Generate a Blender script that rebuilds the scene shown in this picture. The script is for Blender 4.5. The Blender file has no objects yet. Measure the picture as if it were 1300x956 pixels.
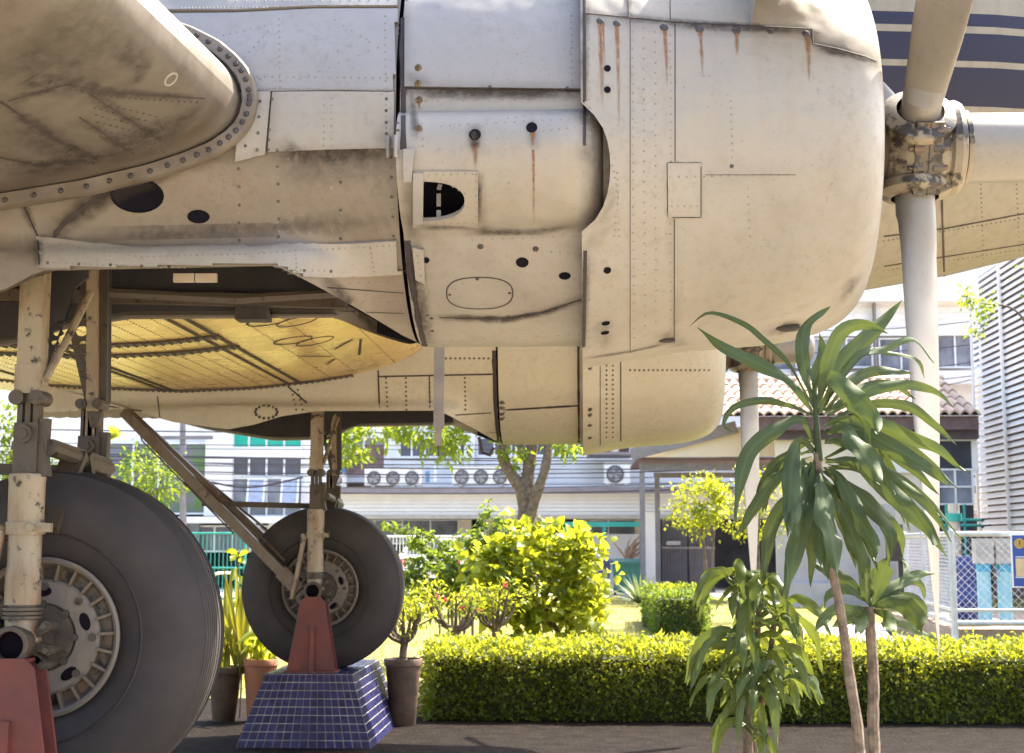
import bpy, bmesh, math, random
import numpy as np
from mathutils import Vector, Matrix, noise
from mathutils.bvhtree import BVHTree
random.seed(11); RNG = np.random.default_rng(5)
S = bpy.context.scene
COL = S.collection
R = math.radians

# ------------------------------------------------------------------ camera
PITCH, YAW, FPX, EYE = R(7.535), R(2.685), 1924.0, 1.38
cd = bpy.data.cameras.new("camera"); cam = bpy.data.objects.new("camera", cd); COL.objects.link(cam)
cam.location = (0, 0, EYE); cam.rotation_euler = (R(90) + PITCH, 0, YAW)
cd.sensor_width = 36; cd.lens = 36 * FPX / 1300; cd.shift_y = -(478 - 433.5) / 1300
cd.clip_start = .05; cd.clip_end = 600
cd.dof.use_dof = True; cd.dof.focus_distance = 5.2; cd.dof.aperture_fstop = 9
S.camera = cam
# ------------------------------------------------------------------ light
SUN = Vector((.60, .50, 1.05)).normalized()          # towards the sun: beyond the aeroplane, to the right
w = bpy.data.worlds.new("World"); S.world = w; w.use_nodes = True
nt = w.node_tree; sk = nt.nodes.new('ShaderNodeTexSky'); sk.sky_type = 'NISHITA'; sk.sun_disc = False
sk.sun_elevation = math.asin(SUN.z); sk.sun_rotation = math.atan2(SUN.x, SUN.y)
sk.air_density = 1.0; sk.dust_density = 4.0; sk.ozone_density = 1.0
nt.links.new(sk.outputs[0], nt.nodes['Background'].inputs[0]); nt.nodes['Background'].inputs[1].default_value = .15
sl = bpy.data.lights.new("sun", 'SUN'); sl.energy = 4.6; sl.angle = R(.53); sl.color = (1, .90, .74)
so = bpy.data.objects.new("sun", sl); COL.objects.link(so); so.rotation_euler = SUN.to_track_quat('Z', 'Y').to_euler()
so.location = (20, 20, 30)
S.view_settings.view_transform = 'Standard'; S.view_settings.look = 'None'
S.view_settings.exposure = 2.42; S.view_settings.gamma = 1
S.cycles.max_bounces = 7; S.cycles.diffuse_bounces = 4; S.cycles.transparent_max_bounces = 12

# ------------------------------------------------------------------ measuring: the ray through a spot of the photograph
_fw = Vector((-math.sin(YAW) * math.cos(PITCH), math.cos(YAW) * math.cos(PITCH), math.sin(PITCH)))
_rt = Vector((math.cos(YAW), math.sin(YAW), 0)); _up = _rt.cross(_fw)
C0 = Vector((0, 0, EYE))
def ray(px, py): return _fw * FPX + _rt * (px - 650) - _up * (py - 433.5)
def at(px, py, Y=None, Z=None):
    d = ray(px, py)
    return C0 + d * (Y / d.y if Y is not None else (Z - EYE) / d.z)

# ------------------------------------------------------------------ materials
def new_mat(name):
    m = bpy.data.materials.new(name); m.use_nodes = True
    return m, m.node_tree, m.node_tree.nodes['Principled BSDF']
def N(nt, t, **k):
    n = nt.nodes.new(t)
    for a, b in k.items():
        if a in n.inputs.keys(): n.inputs[a].default_value = b
        else: setattr(n, a, b)
    return n
def coords(nt, sc=(1, 1, 1)):
    tc = N(nt, 'ShaderNodeTexCoord'); mp = N(nt, 'ShaderNodeMapping'); mp.inputs['Scale'].default_value = sc
    nt.links.new(tc.outputs['Object'], mp.inputs[0]); return mp.outputs[0]
def noise_fac(nt, vec, scale, lo, hi, detail=5, rough=.6):
    n = N(nt, 'ShaderNodeTexNoise', Scale=scale, Detail=detail, Roughness=rough); nt.links.new(vec, n.inputs['Vector'])
    r = N(nt, 'ShaderNodeMapRange'); r.inputs[1].default_value = lo; r.inputs[2].default_value = hi
    nt.links.new(n.outputs[0], r.inputs[0]); return r.outputs[0]
def mix(nt, fac, a, b, mode='MIX'):
    m = N(nt, 'ShaderNodeMix', data_type='RGBA', blend_type=mode)
    for i, v in ((0, fac), (6, a), (7, b)):
        if hasattr(v, 'node'): nt.links.new(v, m.inputs[i])
        else: m.inputs[i].default_value = (*v, 1) if isinstance(v, tuple) else v
    return m.outputs[2]
def mth(nt, op, a, b=0.0):
    m = N(nt, 'ShaderNodeMath', operation=op)
    for i, v in ((0, a), (1, b)):
        if hasattr(v, 'node'): nt.links.new(v, m.inputs[i])
        else: m.inputs[i].default_value = v
    return m.outputs[0]
def bump(nt, bs, h, st, d):
    b = N(nt, 'ShaderNodeBump', Strength=st, Distance=d); nt.links.new(h, b.inputs['Height']); nt.links.new(b.outputs[0], bs.inputs['Normal'])
MATS = {}
def plain(name, col, rough=.6, metal=0, var=.15, scale=6., bumpd=0, dark=None, spec=None):
    """colour varied by noise; optional second colour in blotches"""
    if name in MATS: return MATS[name]
    m, nt, bs = new_mat(name); v = coords(nt)
    c2 = dark or tuple(x * (1 - var * 2) for x in col)
    f = noise_fac(nt, v, scale, .35, .7)
    nt.links.new(mix(nt, f, tuple(col), tuple(c2)), bs.inputs['Base Color'])
    bs.inputs['Roughness'].default_value = rough; bs.inputs['Metallic'].default_value = metal
    if spec is not None: bs.inputs['Specular IOR Level'].default_value = spec
    if bumpd: bump(nt, bs, noise_fac(nt, v, scale * 3, 0, 1), .6, bumpd)
    MATS[name] = m; return m
def paint(name, col, dirt_shade=(.10, .075, .055), rough=.42, streak=.35, metal=0., stain=(.30, .22, .14), wav=.02, grit=1.0):
    """old aircraft paint: blotches, run-off streaks, grime and painted shade from the 'dirt_shade' attribute of the mesh, slight waviness"""
    if not metal: col = tuple(x * .60 for x in col); stain = tuple(x * .7 for x in stain); dirt_shade = tuple(x * .6 for x in dirt_shade)
    m, nt, bs = new_mat(name); v = coords(nt); vs = coords(nt, (9, 9, .8))
    big = noise_fac(nt, v, 1.7, .35, .75); fine = noise_fac(nt, v, 34, .50, .70, 8, .78); sp_ = noise_fac(nt, v, 90, .66, .72, 3, .6); st = noise_fac(nt, vs, 2.2, .5, .8)
    c = mix(nt, mth(nt, 'MULTIPLY', big, .3), col, tuple(x * .78 for x in col))
    c = mix(nt, mth(nt, 'MULTIPLY', st, streak), c, stain)
    c = mix(nt, mth(nt, 'MULTIPLY', mth(nt, 'MULTIPLY', fine, noise_fac(nt, v, 2.6, .3, .7)), .42 * grit), c, dirt_shade)
    c = mix(nt, mth(nt, 'MULTIPLY', sp_, .5), c, dirt_shade)
    at_ = N(nt, 'ShaderNodeAttribute', attribute_name='dirt_shade')
    g = noise_fac(nt, v, 14, .2, .75, 6, .7)
    d = mth(nt, 'MULTIPLY', at_.outputs['Fac'], mth(nt, 'ADD', mth(nt, 'MULTIPLY', g, .75), .35))
    d = mth(nt, 'MINIMUM', d, 1.0)
    c = mix(nt, d, c, dirt_shade)
    nt.links.new(c, bs.inputs['Base Color'])
    rr = mth(nt, 'ADD', mth(nt, 'MULTIPLY', big, .12), rough); nt.links.new(rr, bs.inputs['Roughness'])
    bs.inputs['Metallic'].default_value = metal
    bump(nt, bs, noise_fac(nt, v, 4.5, 0, 1, 2), .5, wav)
    MATS[name] = m; return m
def worn(name, col, under=(.05, .04, .04), rust=(.22, .10, .04), lo=.55, rough=.5, sc=9):
    """chipped paint over dark metal with rust"""
    col, rust, under = (tuple(x * .76 for x in q) for q in (col, rust, under))
    m, nt, bs = new_mat(name); v = coords(nt); vs = coords(nt, (3, 3, 1))
    c = mix(nt, noise_fac(nt, vs, sc * .6, .45, .75), col, rust)
    c = mix(nt, noise_fac(nt, v, sc * 2.6, lo, lo + .06, 7, .65), c, under)
    nt.links.new(c, bs.inputs['Base Color']); bs.inputs['Roughness'].default_value = rough
    bump(nt, bs, noise_fac(nt, v, sc * 3, .3, .7), .4, .004)
    MATS[name] = m; return m
def leafm(name, col, trans, tf=.5, rough=.4, var=.35):
    m, nt, bs = new_mat(name)
    oi = N(nt, 'ShaderNodeAttribute', attribute_name='tint')
    v = coords(nt); nf = noise_fac(nt, v, 9, .3, .7)
    f = mth(nt, 'ADD', mth(nt, 'MULTIPLY', oi.outputs['Fac'], .7), mth(nt, 'MULTIPLY', nf, .3))
    c1 = mix(nt, f, tuple(x * (1 - var) for x in col), tuple(min(1, x * (1 + var)) for x in col))
    nt.links.new(c1, bs.inputs['Base Color']); bs.inputs['Roughness'].default_value = rough; bs.inputs['Specular IOR Level'].default_value = .3
    tr = N(nt, 'ShaderNodeBsdfTranslucent')
    nt.links.new(mix(nt, f, tuple(x * (1 - var) for x in trans), trans), tr.inputs[0])
    ms = N(nt, 'ShaderNodeMixShader'); ms.inputs[0].default_value = tf
    nt.links.new(bs.outputs[0], ms.inputs[1]); nt.links.new(tr.outputs[0], ms.inputs[2])
    nt.links.new(ms.outputs[0], nt.nodes['Material Output'].inputs[0])
    MATS[name] = m; return m

# ------------------------------------------------------------------ mesh builder
WL = {}
class MB:
    def __init__(s): s.v = []; s.f = []; s.d = None; s.sm = True
    def add(s, vs, fs):
        b = len(s.v); s.v.extend([Vector(x) for x in vs]); s.f.extend([tuple(i + b for i in f) for f in fs]); return s
    def box(s, c, sz, M=None):
        c = Vector(c); h = Vector(sz) * .5
        P = [Vector((x * h.x, y * h.y, z * h.z)) for x in (-1, 1) for y in (-1, 1) for z in (-1, 1)]
        if M is not None: P = [M @ p for p in P]
        return s.add([c + p for p in P], [(0, 1, 3, 2), (4, 6, 7, 5), (0, 4, 5, 1), (2, 3, 7, 6), (0, 2, 6, 4), (1, 5, 7, 3)])
    def bar(s, a, b, wd, th, up=(0, 0, 1)):
        """rectangular bar from a to b"""
        a, b = Vector(a), Vector(b); d = (b - a); L = d.length; d.normalize(); u = Vector(up)
        if abs(u.dot(d)) > .95: u = Vector((0, 1, 0))
        x = d.cross(u).normalized(); y = x.cross(d)
        M = Matrix((x, y, d)).transposed()
        return s.box((a + b) / 2, (wd, th, L), M)
    def tube(s, pts, rad, n=10, caps=True):
        pts = [Vector(p) for p in pts]; k = len(pts)
        if not hasattr(rad, '__len__'): rad = [rad] * k
        t0 = (pts[1] - pts[0]).normalized()
        u = t0.orthogonal().normalized(); vs = []; fs = []
        for i, p in enumerate(pts):
            t = (pts[min(i + 1, k - 1)] - pts[max(i - 1, 0)]).normalized()
            u = (u - t * u.dot(t)); u = u.normalized() if u.length > 1e-6 else t.orthogonal().normalized()
            b = t.cross(u)
            for j in range(n):
                a = 2 * math.pi * j / n; vs.append(p + (u * math.cos(a) + b * math.sin(a)) * rad[i])
        for i in range(k - 1):
            for j in range(n):
                fs.append((i * n + j, i * n + (j + 1) % n, (i + 1) * n + (j + 1) % n, (i + 1) * n + j))
        if caps: fs += [tuple(range(n - 1, -1, -1)), tuple(range((k - 1) * n, k * n))]
        return s.add(vs, fs)
    def cyl(s, a, b, r, r2=None, n=16): return s.tube([a, b], [r, r if r2 is None else r2], n)
    def lathe(s, prof, o, ax, n=32, closed=False):
        """prof: (radius, height along axis)"""
        o = Vector(o); ax = Vector(ax).normalized(); u = ax.orthogonal().normalized(); b = ax.cross(u); vs = []; fs = []
        for r, h in prof:
            for j in range(n):
                a = 2 * math.pi * j / n; vs.append(o + ax * h + (u * math.cos(a) + b * math.sin(a)) * r)
        for i in range(len(prof) - 1):
            for j in range(n): fs.append((i * n + j, i * n + (j + 1) % n, (i + 1) * n + (j + 1) % n, (i + 1) * n + j))
        return s.add(vs, fs)
    def ball(s, c, r, n=12, sc=(1, 1, 1)):
        c = Vector(c); vs = []; fs = []; m = n // 2
        for i in range(m + 1):
            t = math.pi * i / m
            for j in range(n):
                a = 2 * math.pi * j / n
                vs.append(c + Vector((math.sin(t) * math.cos(a) * sc[0], math.sin(t) * math.sin(a) * sc[1], math.cos(t) * sc[2])) * r)
        for i in range(m):
            for j in range(n): fs.append((i * n + j, (i + 1) * n + j, (i + 1) * n + (j + 1) % n, i * n + (j + 1) % n))
        return s.add(vs, fs)
    def grid(s, fn, nu, nv, skip=None):
        vs = [fn(i / nu, j / nv) for i in range(nu + 1) for j in range(nv + 1)]
        fs = [(i * (nv + 1) + j, (i + 1) * (nv + 1) + j, (i + 1) * (nv + 1) + j + 1, i * (nv + 1) + j + 1) for i in range(nu) for j in range(nv)]
        return s.add(vs, fs)
    def plate(s, outer, holes, th, nrm):
        """flat polygon with holes (3-D points in one plane) given a thickness"""
        bm = bmesh.new(); nrm = Vector(nrm).normalized()
        for lp in [outer] + holes:
            vv = [bm.verts.new(p) for p in lp]
            for i in range(len(vv)): bm.edges.new((vv[i], vv[(i + 1) % len(vv)]))
        bmesh.ops.triangle_fill(bm, edges=bm.edges[:], use_dissolve=False)
        r = bmesh.ops.extrude_face_region(bm, geom=bm.faces[:])
        bmesh.ops.translate(bm, verts=[g for g in r['geom'] if isinstance(g, bmesh.types.BMVert)], vec=nrm * th)
        bm.normal_update(); bm.verts.index_update()
        s.add([v.co.copy() for v in bm.verts], [tuple(v.index for v in f.verts) for f in bm.faces]); bm.free(); return s
    def bvh(s): return BVHTree.FromPolygons([tuple(v) for v in s.v], s.f)
    def build(s, name, m, parent=None, flat=False, loc=None, kind=None, label=None, ang=35):
        off = WL.get(parent.name, Vector()) if parent else Vector(loc or (0, 0, 0))
        me = bpy.data.meshes.new(name)
        me.from_pydata([tuple(v - off) for v in s.v], [], s.f); me.materials.append(m)
        bm = bmesh.new(); bm.from_mesh(me); bmesh.ops.recalc_face_normals(bm, faces=bm.faces[:])
        if not flat:
            for f in bm.faces: f.smooth = True
            for e in bm.edges:
                if len(e.link_faces) == 2 and e.calc_face_angle(0) > R(ang): e.smooth = False
        bm.to_mesh(me); bm.free()
        if s.d is not None:
            a = me.attributes.new('dirt_shade', 'FLOAT', 'POINT'); a.data.foreach_set('value', np.asarray(s.d, dtype=np.float32))
        o = bpy.data.objects.new(name, me); COL.objects.link(o)
        if parent: o.parent = parent; WL[o.name] = off
        else: o.location = off; WL[o.name] = Vector(off)
        if kind: o['kind'] = kind
        if label: o['label'] = label
        return o
def thing(name, label, cat, loc, group=None):
    o = bpy.data.objects.new(name, None); COL.objects.link(o); o.location = loc; o['label'] = label; o['category'] = cat
    o.empty_display_size = .2
    if group: o['group'] = group
    WL[o.name] = Vector(loc); return o
def tag(o, label, cat, group=None):
    o['label'] = label; o['category'] = cat
    if group: o['group'] = group
    return o
def struct(o): o['kind'] = 'structure'; return o
def copy_tree(o, parent=None):
    c = o.copy(); COL.objects.link(c)
    if parent: c.parent = parent
    WL[c.name] = WL.get(o.name, Vector())
    for ch in list(o.children): copy_tree(ch, c)
    return c
def share(o, pts, M=None):
    """copies of one piece, sharing its mesh, moved by vectors"""
    r = []
    for p in pts:
        c = o.copy(); c.location = o.location + Vector(p); COL.objects.link(c); WL[c.name] = WL[o.name]; r.append(c)
    return r
def lerp(a, b, t): return a + (b - a) * t
def interp(x, xs, ys): return float(np.interp(x, xs, ys))
def spline(pts, n):
    """Catmull-Rom through pts, n samples evenly spaced"""
    P = [Vector(p) for p in pts]; P = [P[0] * 2 - P[1]] + P + [P[-1] * 2 - P[-2]]; out = []
    for i in range(1, len(P) - 2):
        for k in range(10):
            t = k / 10; a, b, c, d = P[i - 1], P[i], P[i + 1], P[i + 2]
            out.append(.5 * ((2 * b) + (c - a) * t + (2 * a - 5 * b + 4 * c - d) * t * t + (3 * b - a - 3 * c + d) * t ** 3))
    out.append(P[-2].copy()); L = [0]
    for i in range(1, len(out)): L.append(L[-1] + (out[i] - out[i - 1]).length)
    res = []; j = 0
    for k in range(n):
        s = L[-1] * k / (n - 1)
        while j < len(L) - 2 and L[j + 1] < s: j += 1
        t = (s - L[j]) / max(1e-9, L[j + 1] - L[j]); res.append(out[j].lerp(out[j + 1], t))
    return res
# ------------------------------------------------------------------ palette
M_PAINT = paint('aged_white_paint', (.40, .372, .332), wav=.035)
M_WHITE = paint('upper_white_paint', (.37, .358, .355), streak=.12, wav=.035)
M_BELLY = paint('lawn_reflection_skin', (.68, .49, .19), rough=.24, streak=.2, metal=.3, wav=.03)  # the lawn's yellow reflection is put into this base colour
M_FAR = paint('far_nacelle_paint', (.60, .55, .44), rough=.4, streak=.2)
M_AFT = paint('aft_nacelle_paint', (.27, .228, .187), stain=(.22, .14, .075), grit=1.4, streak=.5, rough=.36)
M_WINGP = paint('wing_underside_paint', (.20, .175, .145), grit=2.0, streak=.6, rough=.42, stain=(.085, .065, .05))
M_BLADE = paint('propeller_grey_paint', (.30, .28, .255), streak=.12, rough=.38, wav=.004)
M_GRIME = plain('grime', (.045, .034, .032), .8, var=.3, scale=30)
M_SEAM = plain('seam_shadow_gap', (.03, .022, .024), .8, var=.2, scale=30)
M_RIVET = plain('rivet_paint', (.21, .195, .165), .35, var=.2, scale=20)
M_SRIV = plain('grubby_rivet', (.085, .07, .06), .5, var=.4, scale=30)
M_DRIV = plain('dark_fastener', (.04, .032, .034), .5, var=.3, scale=30)
M_BRASS = plain('brass_screw', (.30, .20, .09), .4, .5, var=.3, scale=60)
m, nt, bs = new_mat('rust_run_off'); v = coords(nt); a_ = N(nt, 'ShaderNodeAttribute', attribute_name='fade')
nt.links.new(mix(nt, noise_fac(nt, v, 60, .35, .7), (.25, .10, .025), (.11, .045, .018)), bs.inputs['Base Color']); bs.inputs['Roughness'].default_value = .85
f_ = mth(nt, 'MINIMUM', mth(nt, 'MULTIPLY', a_.outputs['Fac'], mth(nt, 'ADD', mth(nt, 'MULTIPLY', noise_fac(nt, coords(nt, (40, 40, 9)), 3, .3, .75), 1.3), .25)), 1.0); nt.links.new(f_, bs.inputs['Alpha']); M_RUST = m
m, nt, bs = new_mat('grime_shade_smear'); v = coords(nt); a_ = N(nt, 'ShaderNodeAttribute', attribute_name='fade'); bs.inputs['Base Color'].default_value = (.04, .03, .026, 1); bs.inputs['Roughness'].default_value = .85
f_ = mth(nt, 'MINIMUM', mth(nt, 'MULTIPLY', a_.outputs['Fac'], mth(nt, 'ADD', noise_fac(nt, v, 30, .3, .7, 6), .2)), 1.0); nt.links.new(f_, bs.inputs['Alpha']); M_SMEAR = m
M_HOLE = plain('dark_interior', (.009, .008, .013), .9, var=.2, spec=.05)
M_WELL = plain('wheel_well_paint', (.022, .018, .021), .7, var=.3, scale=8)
M_GEAR = worn('chipped_cream_gear_paint', (.30, .245, .165), under=(.03, .022, .018), lo=.575, rust=(.17, .085, .035), sc=7)
M_GEARD = worn('grimy_gear_metal', (.062, .049, .038), under=(.014, .011, .011), rust=(.085, .047, .022), lo=.59)
M_OIL = worn('oily_hub_paint', (.27, .23, .165), under=(.03, .024, .02), rust=(.10, .058, .027), lo=.51, sc=3.2)
M_RUBBER = plain('dusty_tyre_rubber', (.019, .0155, .0165), .72, var=.3, scale=7, bumpd=.003, dark=(.031, .025, .025))
M_RIM = worn('grey_wheel_paint', (.17, .145, .125), under=(.06, .05, .05), rust=(.22, .18, .13), lo=.66)
M_RED = plain('faded_red_stand_paint', (.135, .027, .02), .6, var=.15, scale=6, dark=(.06, .018, .016))

def poly_dirt_shade(mb, bvh, lines):
    """grime and painted shade along lines that were measured in the photograph; each line: (points, width, strength)"""
    V = np.array([tuple(v) for v in mb.v]); d = np.zeros(len(V))
    for pts, wd, st in lines:
        h = []
        for i in range(len(pts) - 1):
            n = max(2, int(math.dist(pts[i], pts[i + 1]) / 5))
            for k in range(n + 1):
                q = hit(bvh, lerp(pts[i][0], pts[i + 1][0], k / n), lerp(pts[i][1], pts[i + 1][1], k / n))
                if q: h.append(tuple(q[0]))
        if not h: continue
        H = np.array(h); dm = np.full(len(V), 9.)
        for c in range(0, len(V), 4000):
            dm[c:c + 4000] = np.sqrt(((V[c:c + 4000, None, :] - H[None]) ** 2).sum(2)).min(1)
        d = np.maximum(d, st * np.exp(-(dm / wd) ** 2))
    mb.d = d if mb.d is None else np.maximum(mb.d, d)
def hit(bvh, px, py):
    d = ray(px, py).normalized(); p, n, i, t = bvh.ray_cast(C0, d)
    if p is None: return None
    if n.dot(d) > 0: n = -n
    return p, n
def resamp(pts, step):
    out = []
    for i in range(len(pts) - 1):
        n = max(1, int(round(math.dist(pts[i], pts[i + 1]) / step)))
        for k in range(n): out.append((lerp(pts[i][0], pts[i + 1][0], k / n), lerp(pts[i][1], pts[i + 1][1], k / n)))
    out.append(pts[-1]); return out
def ribbon(mb, bvh, pts, wd, off=.002, step=7, taper=False, th=.0015):
    """a thin strip lying on the skin along a line"""
    H = [hit(bvh, *p) for p in resamp(pts, step)]; H = [h for h in H if h]
    if len(H) < 2: return
    vs = []; k = len(H)
    for i, (p, n) in enumerate(H):
        t = (H[min(i + 1, k - 1)][0] - H[max(i - 1, 0)][0]).normalized(); s = t.cross(n).normalized()
        ww = wd * .5 * ((1 - .93 * i / (k - 1)) if taper else 1)
        if wd > .012 and not taper: ww *= .8 + .4 * noise.noise(p * 14)
        vs += [p + n * off - s * ww, p + n * (off + th), p + n * off + s * ww]
    fs = []
    for i in range(k - 1):
        a = i * 3; fs += [(a, a + 1, a + 4, a + 3), (a + 1, a + 2, a + 5, a + 4)]
    mb.add(vs, fs)
def streak(bvh, pts, wd, mat_, name, par, a0=1., off=.0014, both=False):
    H = [hit(bvh, *p) for p in resamp(pts, 3)]; H = [h for h in H if h]
    if len(H) < 3: return
    V = []; A = []; k = len(H); mb = MB()
    for i, (p, n) in enumerate(H):
        t = (H[min(i + 1, k - 1)][0] - H[max(i - 1, 0)][0]).normalized(); s = t.cross(n).normalized(); q = i / (k - 1); ww = wd * (.55 + .6 * (1 - q) + .35 * noise.noise(p * 25))
        for j in (-1, -.5, 0, .5, 1): V.append(p + n * off + s * ww * j); A.append(a0 * (1 - abs(j)) ** .8 * ((1 - q) ** .7 if not both else min(1, 4 * min(q, 1 - q))))
    mb.add(V, [(i * 5 + j, i * 5 + j + 1, i * 5 + j + 6, i * 5 + j + 5) for i in range(k - 1) for j in range(4)])
    o = mb.build(name, mat_, par); at_ = o.data.attributes.new('fade', 'FLOAT', 'POINT'); at_.data.foreach_set('value', np.array(A, dtype=np.float32)); return o
def rivet(mb, p, n, r, h=.55):
    u = n.orthogonal().normalized(); b = n.cross(u); vs = []
    for q, hh in ((1, 0), (.7, h * .7)):
        for j in range(6):
            a = j * math.pi / 3; vs.append(p + (u * math.cos(a) + b * math.sin(a)) * r * q + n * r * hh)
    vs.append(p + n * r * h)
    mb.add(vs, [(j, (j + 1) % 6, 6 + (j + 1) % 6, 6 + j) for j in range(6)] + [(6 + j, 6 + (j + 1) % 6, 12) for j in range(6)])
def rivet_line(mb, bvh, pts, step, r=.0045, off=0., jit=.0):
    for x, y in resamp(pts, step):
        h = hit(bvh, x + random.uniform(-jit, jit), y + random.uniform(-jit, jit))
        if h: rivet(mb, h[0] + h[1] * (off - .0005), h[1], r)
def patch(bvh, top, bot, nu, nv, off, name, m, parent, skirt=.012, dirt_shade=None, hole=None, collect=None):
    """a plate of sheet metal lying on the skin between two edge lines"""
    def along(pl, t):
        L = [0]
        for i in range(1, len(pl)): L.append(L[-1] + math.dist(pl[i - 1], pl[i]))
        s = t * L[-1]
        for i in range(1, len(pl)):
            if s <= L[i] + 1e-9:
                k = (s - L[i - 1]) / max(1e-9, L[i] - L[i - 1]); return lerp(pl[i - 1][0], pl[i][0], k), lerp(pl[i - 1][1], pl[i][1], k)
        return pl[-1]
    mb = MB(); V = {}; last = None; pxy = {}
    for i in range(400):
        if last is None:
            u, v_ = random.random(), random.random(); a, b = along(top, u), along(bot, u); last = hit(bvh, lerp(a[0], b[0], v_), lerp(a[1], b[1], v_))
    for i in range(nu + 1):
        for j in range(nv + 1):
            a, b = along(top, i / nu), along(bot, i / nu); q = (lerp(a[0], b[0], j / nv), lerp(a[1], b[1], j / nv))
            if hole:
                hx, hy = hole[0], hole[1]; k = hole[2](q)
                if k < 1.25 and k > .999 or (k <= .999 and k > .8): q = hole[3](q)
            h = hit(bvh, *q) or last; last = h; V[i, j] = len(mb.v); mb.v.append(h[0] + h[1] * off); pxy[i, j] = q
    inner = {}
    edge = [(i, 0) for i in range(nu + 1)] + [(nu, j) for j in range(1, nv + 1)] + [(i, nv) for i in range(nu - 1, -1, -1)] + [(0, j) for j in range(nv - 1, 0, -1)]
    for i in range(nu):
        for j in range(nv):
            if hole:
                c = [(pxy[i + a, j + b]) for a in (0, 1) for b in (0, 1)]
                if hole[2]((sum(x[0] for x in c) / 4, sum(x[1] for x in c) / 4)) < .97: continue
            mb.f.append((V[i, j], V[i + 1, j], V[i + 1, j + 1], V[i, j + 1]))
    for e in edge:
        h = hit(bvh, *pxy[e]) or last; inner[e] = len(mb.v); mb.v.append(h[0] + h[1] * (off - skirt))
    for k in range(len(edge)):
        a, b = edge[k], edge[(k + 1) % len(edge)]; mb.f.append((V[a], V[b], inner[b], inner[a]))
    if dirt_shade: poly_dirt_shade(mb, bvh, dirt_shade)
    o = mb.build(name, m, parent)
    if collect is not None: collect.append((mb.v[:], mb.f[:]))
    return mb
def ring_patch(bvh, inner, outer, n, nv, off, name, m, par, skirt=.014, dirt_shade=None):
    mb = MB()
    for i in range(n):
        a, b = inner(i / n), outer(i / n)
        for j in range(nv + 1):
            h = hit(bvh, lerp(a[0], b[0], j / nv), lerp(a[1], b[1], j / nv)); mb.v.append(h[0] + h[1] * off)
        for q in (a, b): h = hit(bvh, *q); mb.v.append(h[0] + h[1] * (off - skirt))
    k = nv + 3
    for i in range(n):
        o, p = i * k, ((i + 1) % n) * k
        mb.f += [(o + j, p + j, p + j + 1, o + j + 1) for j in range(nv)] + [(o, o + nv + 1, p + nv + 1, p), (o + nv, p + nv, p + nv + 2, o + nv + 2)]
    if dirt_shade: poly_dirt_shade(mb, bvh, dirt_shade)
    mb.build(name, m, par); return mb
def merged(*mbs):
    v = []; f = []
    for m in mbs: b = len(v); v += m.v; f += [tuple(i + b for i in q) for q in m.f]
    return BVHTree.FromPolygons([tuple(x) for x in v], f)

# ================================================================== AEROPLANE
YC, YF, YM = 5.45, 11.09, 8.27          # near engine, far engine, middle of the fuselage
plane = thing('aeroplane', 'old white twin propeller aeroplane with navy nose stripes and rust streaked engine cowling', 'aeroplane', (0, YM, 0))

# ---- nacelle shape
LIP_IN = [False]
def lip(X):
    if LIP_IN[0]: return interp(X, [-4.2, -3.3, -2.9, -2.48, -2.3, -2.1, -1.85, -1.0, -.62], [2.6, 2.34, 2.22, 2.16, 2.19, 2.25, 2.285, 2.285, 2.10])
    return interp(X, [-4.2, -3.3, -2.9, -2.4, -2.1, -1.9, -1.78, -1.0, -.62], [2.6, 2.34, 2.24, 2.16, 2.165, 2.20, 2.265, 2.275, 2.10])
AFT = [(0, 3.42), (.3, 3.40), (.52, 3.28), (.655, 3.02), (.69, 2.84), (.69, 2.68), (.655, 2.56), (.60, 2.46), (.578, 2.40), (.585, 2.345), (.612, 2.32)]
KP = 64
def half(X):
    c = []; zl = lip(X); a1 = -math.pi / 2 if X > -.6 else -math.asin(min(1, (2.8 - zl) / .70))
    for i in range(KP + 1):
        a = lerp(math.pi / 2, a1, i / KP); c.append((.70 * math.cos(a), 2.8 + .70 * math.sin(a)))
    t = min(1, max(0, (-.62 - X) / .40)); t = t * t * (3 - 2 * t)
    if t <= 0: return c
    q = spline([(p[0], p[1], 0) for p in AFT] + [(.618, zl, 0)], KP + 1)
    nar = interp(X, [-4.2, -3.2, -2.4], [.25, .75, 1])
    return [(lerp(c[i][0], q[i].x * nar, t), lerp(c[i][1], q[i].y, t)) for i in range(KP + 1)]
def loft(yc, x0, x1, n, inset=0.0, sides=(-1, 1)):
    mb = MB()
    for sd in sides:
        P = []; LIP_IN[0] = (sd > 0) == (yc < YM)
        for i in range(n + 1):
            X = lerp(x0, x1, i / n); P.append([(X, yc + sd * max(0, w - inset), z + (0 if k == KP else (inset if z < 2.8 else -inset))) for k, (w, z) in enumerate(half(X))])
        mb.grid(lambda u, v: P[int(round(u * n))][int(round(v * KP))], n, KP)
    return mb
RC = [(0, .795), (.15, .768), (.35, .737), (.55, .722), (.70, .708), (.82, .682), (.91, .645), (.965, .60), (.995, .555), (1.0, .52), (.975, .49), (.90, .47)]
def cowl_edge(a, near):
    """rear edge of the cowl; it is cut away round the exhaust bulge"""
    if not near: return 0.0
    z = 2.8 + .74 * math.sin(a)
    return .092 * math.sqrt(max(0, 1 - ((z - 2.575) / .165) ** 2)) if math.cos(a) > 0 else 0.0

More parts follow.
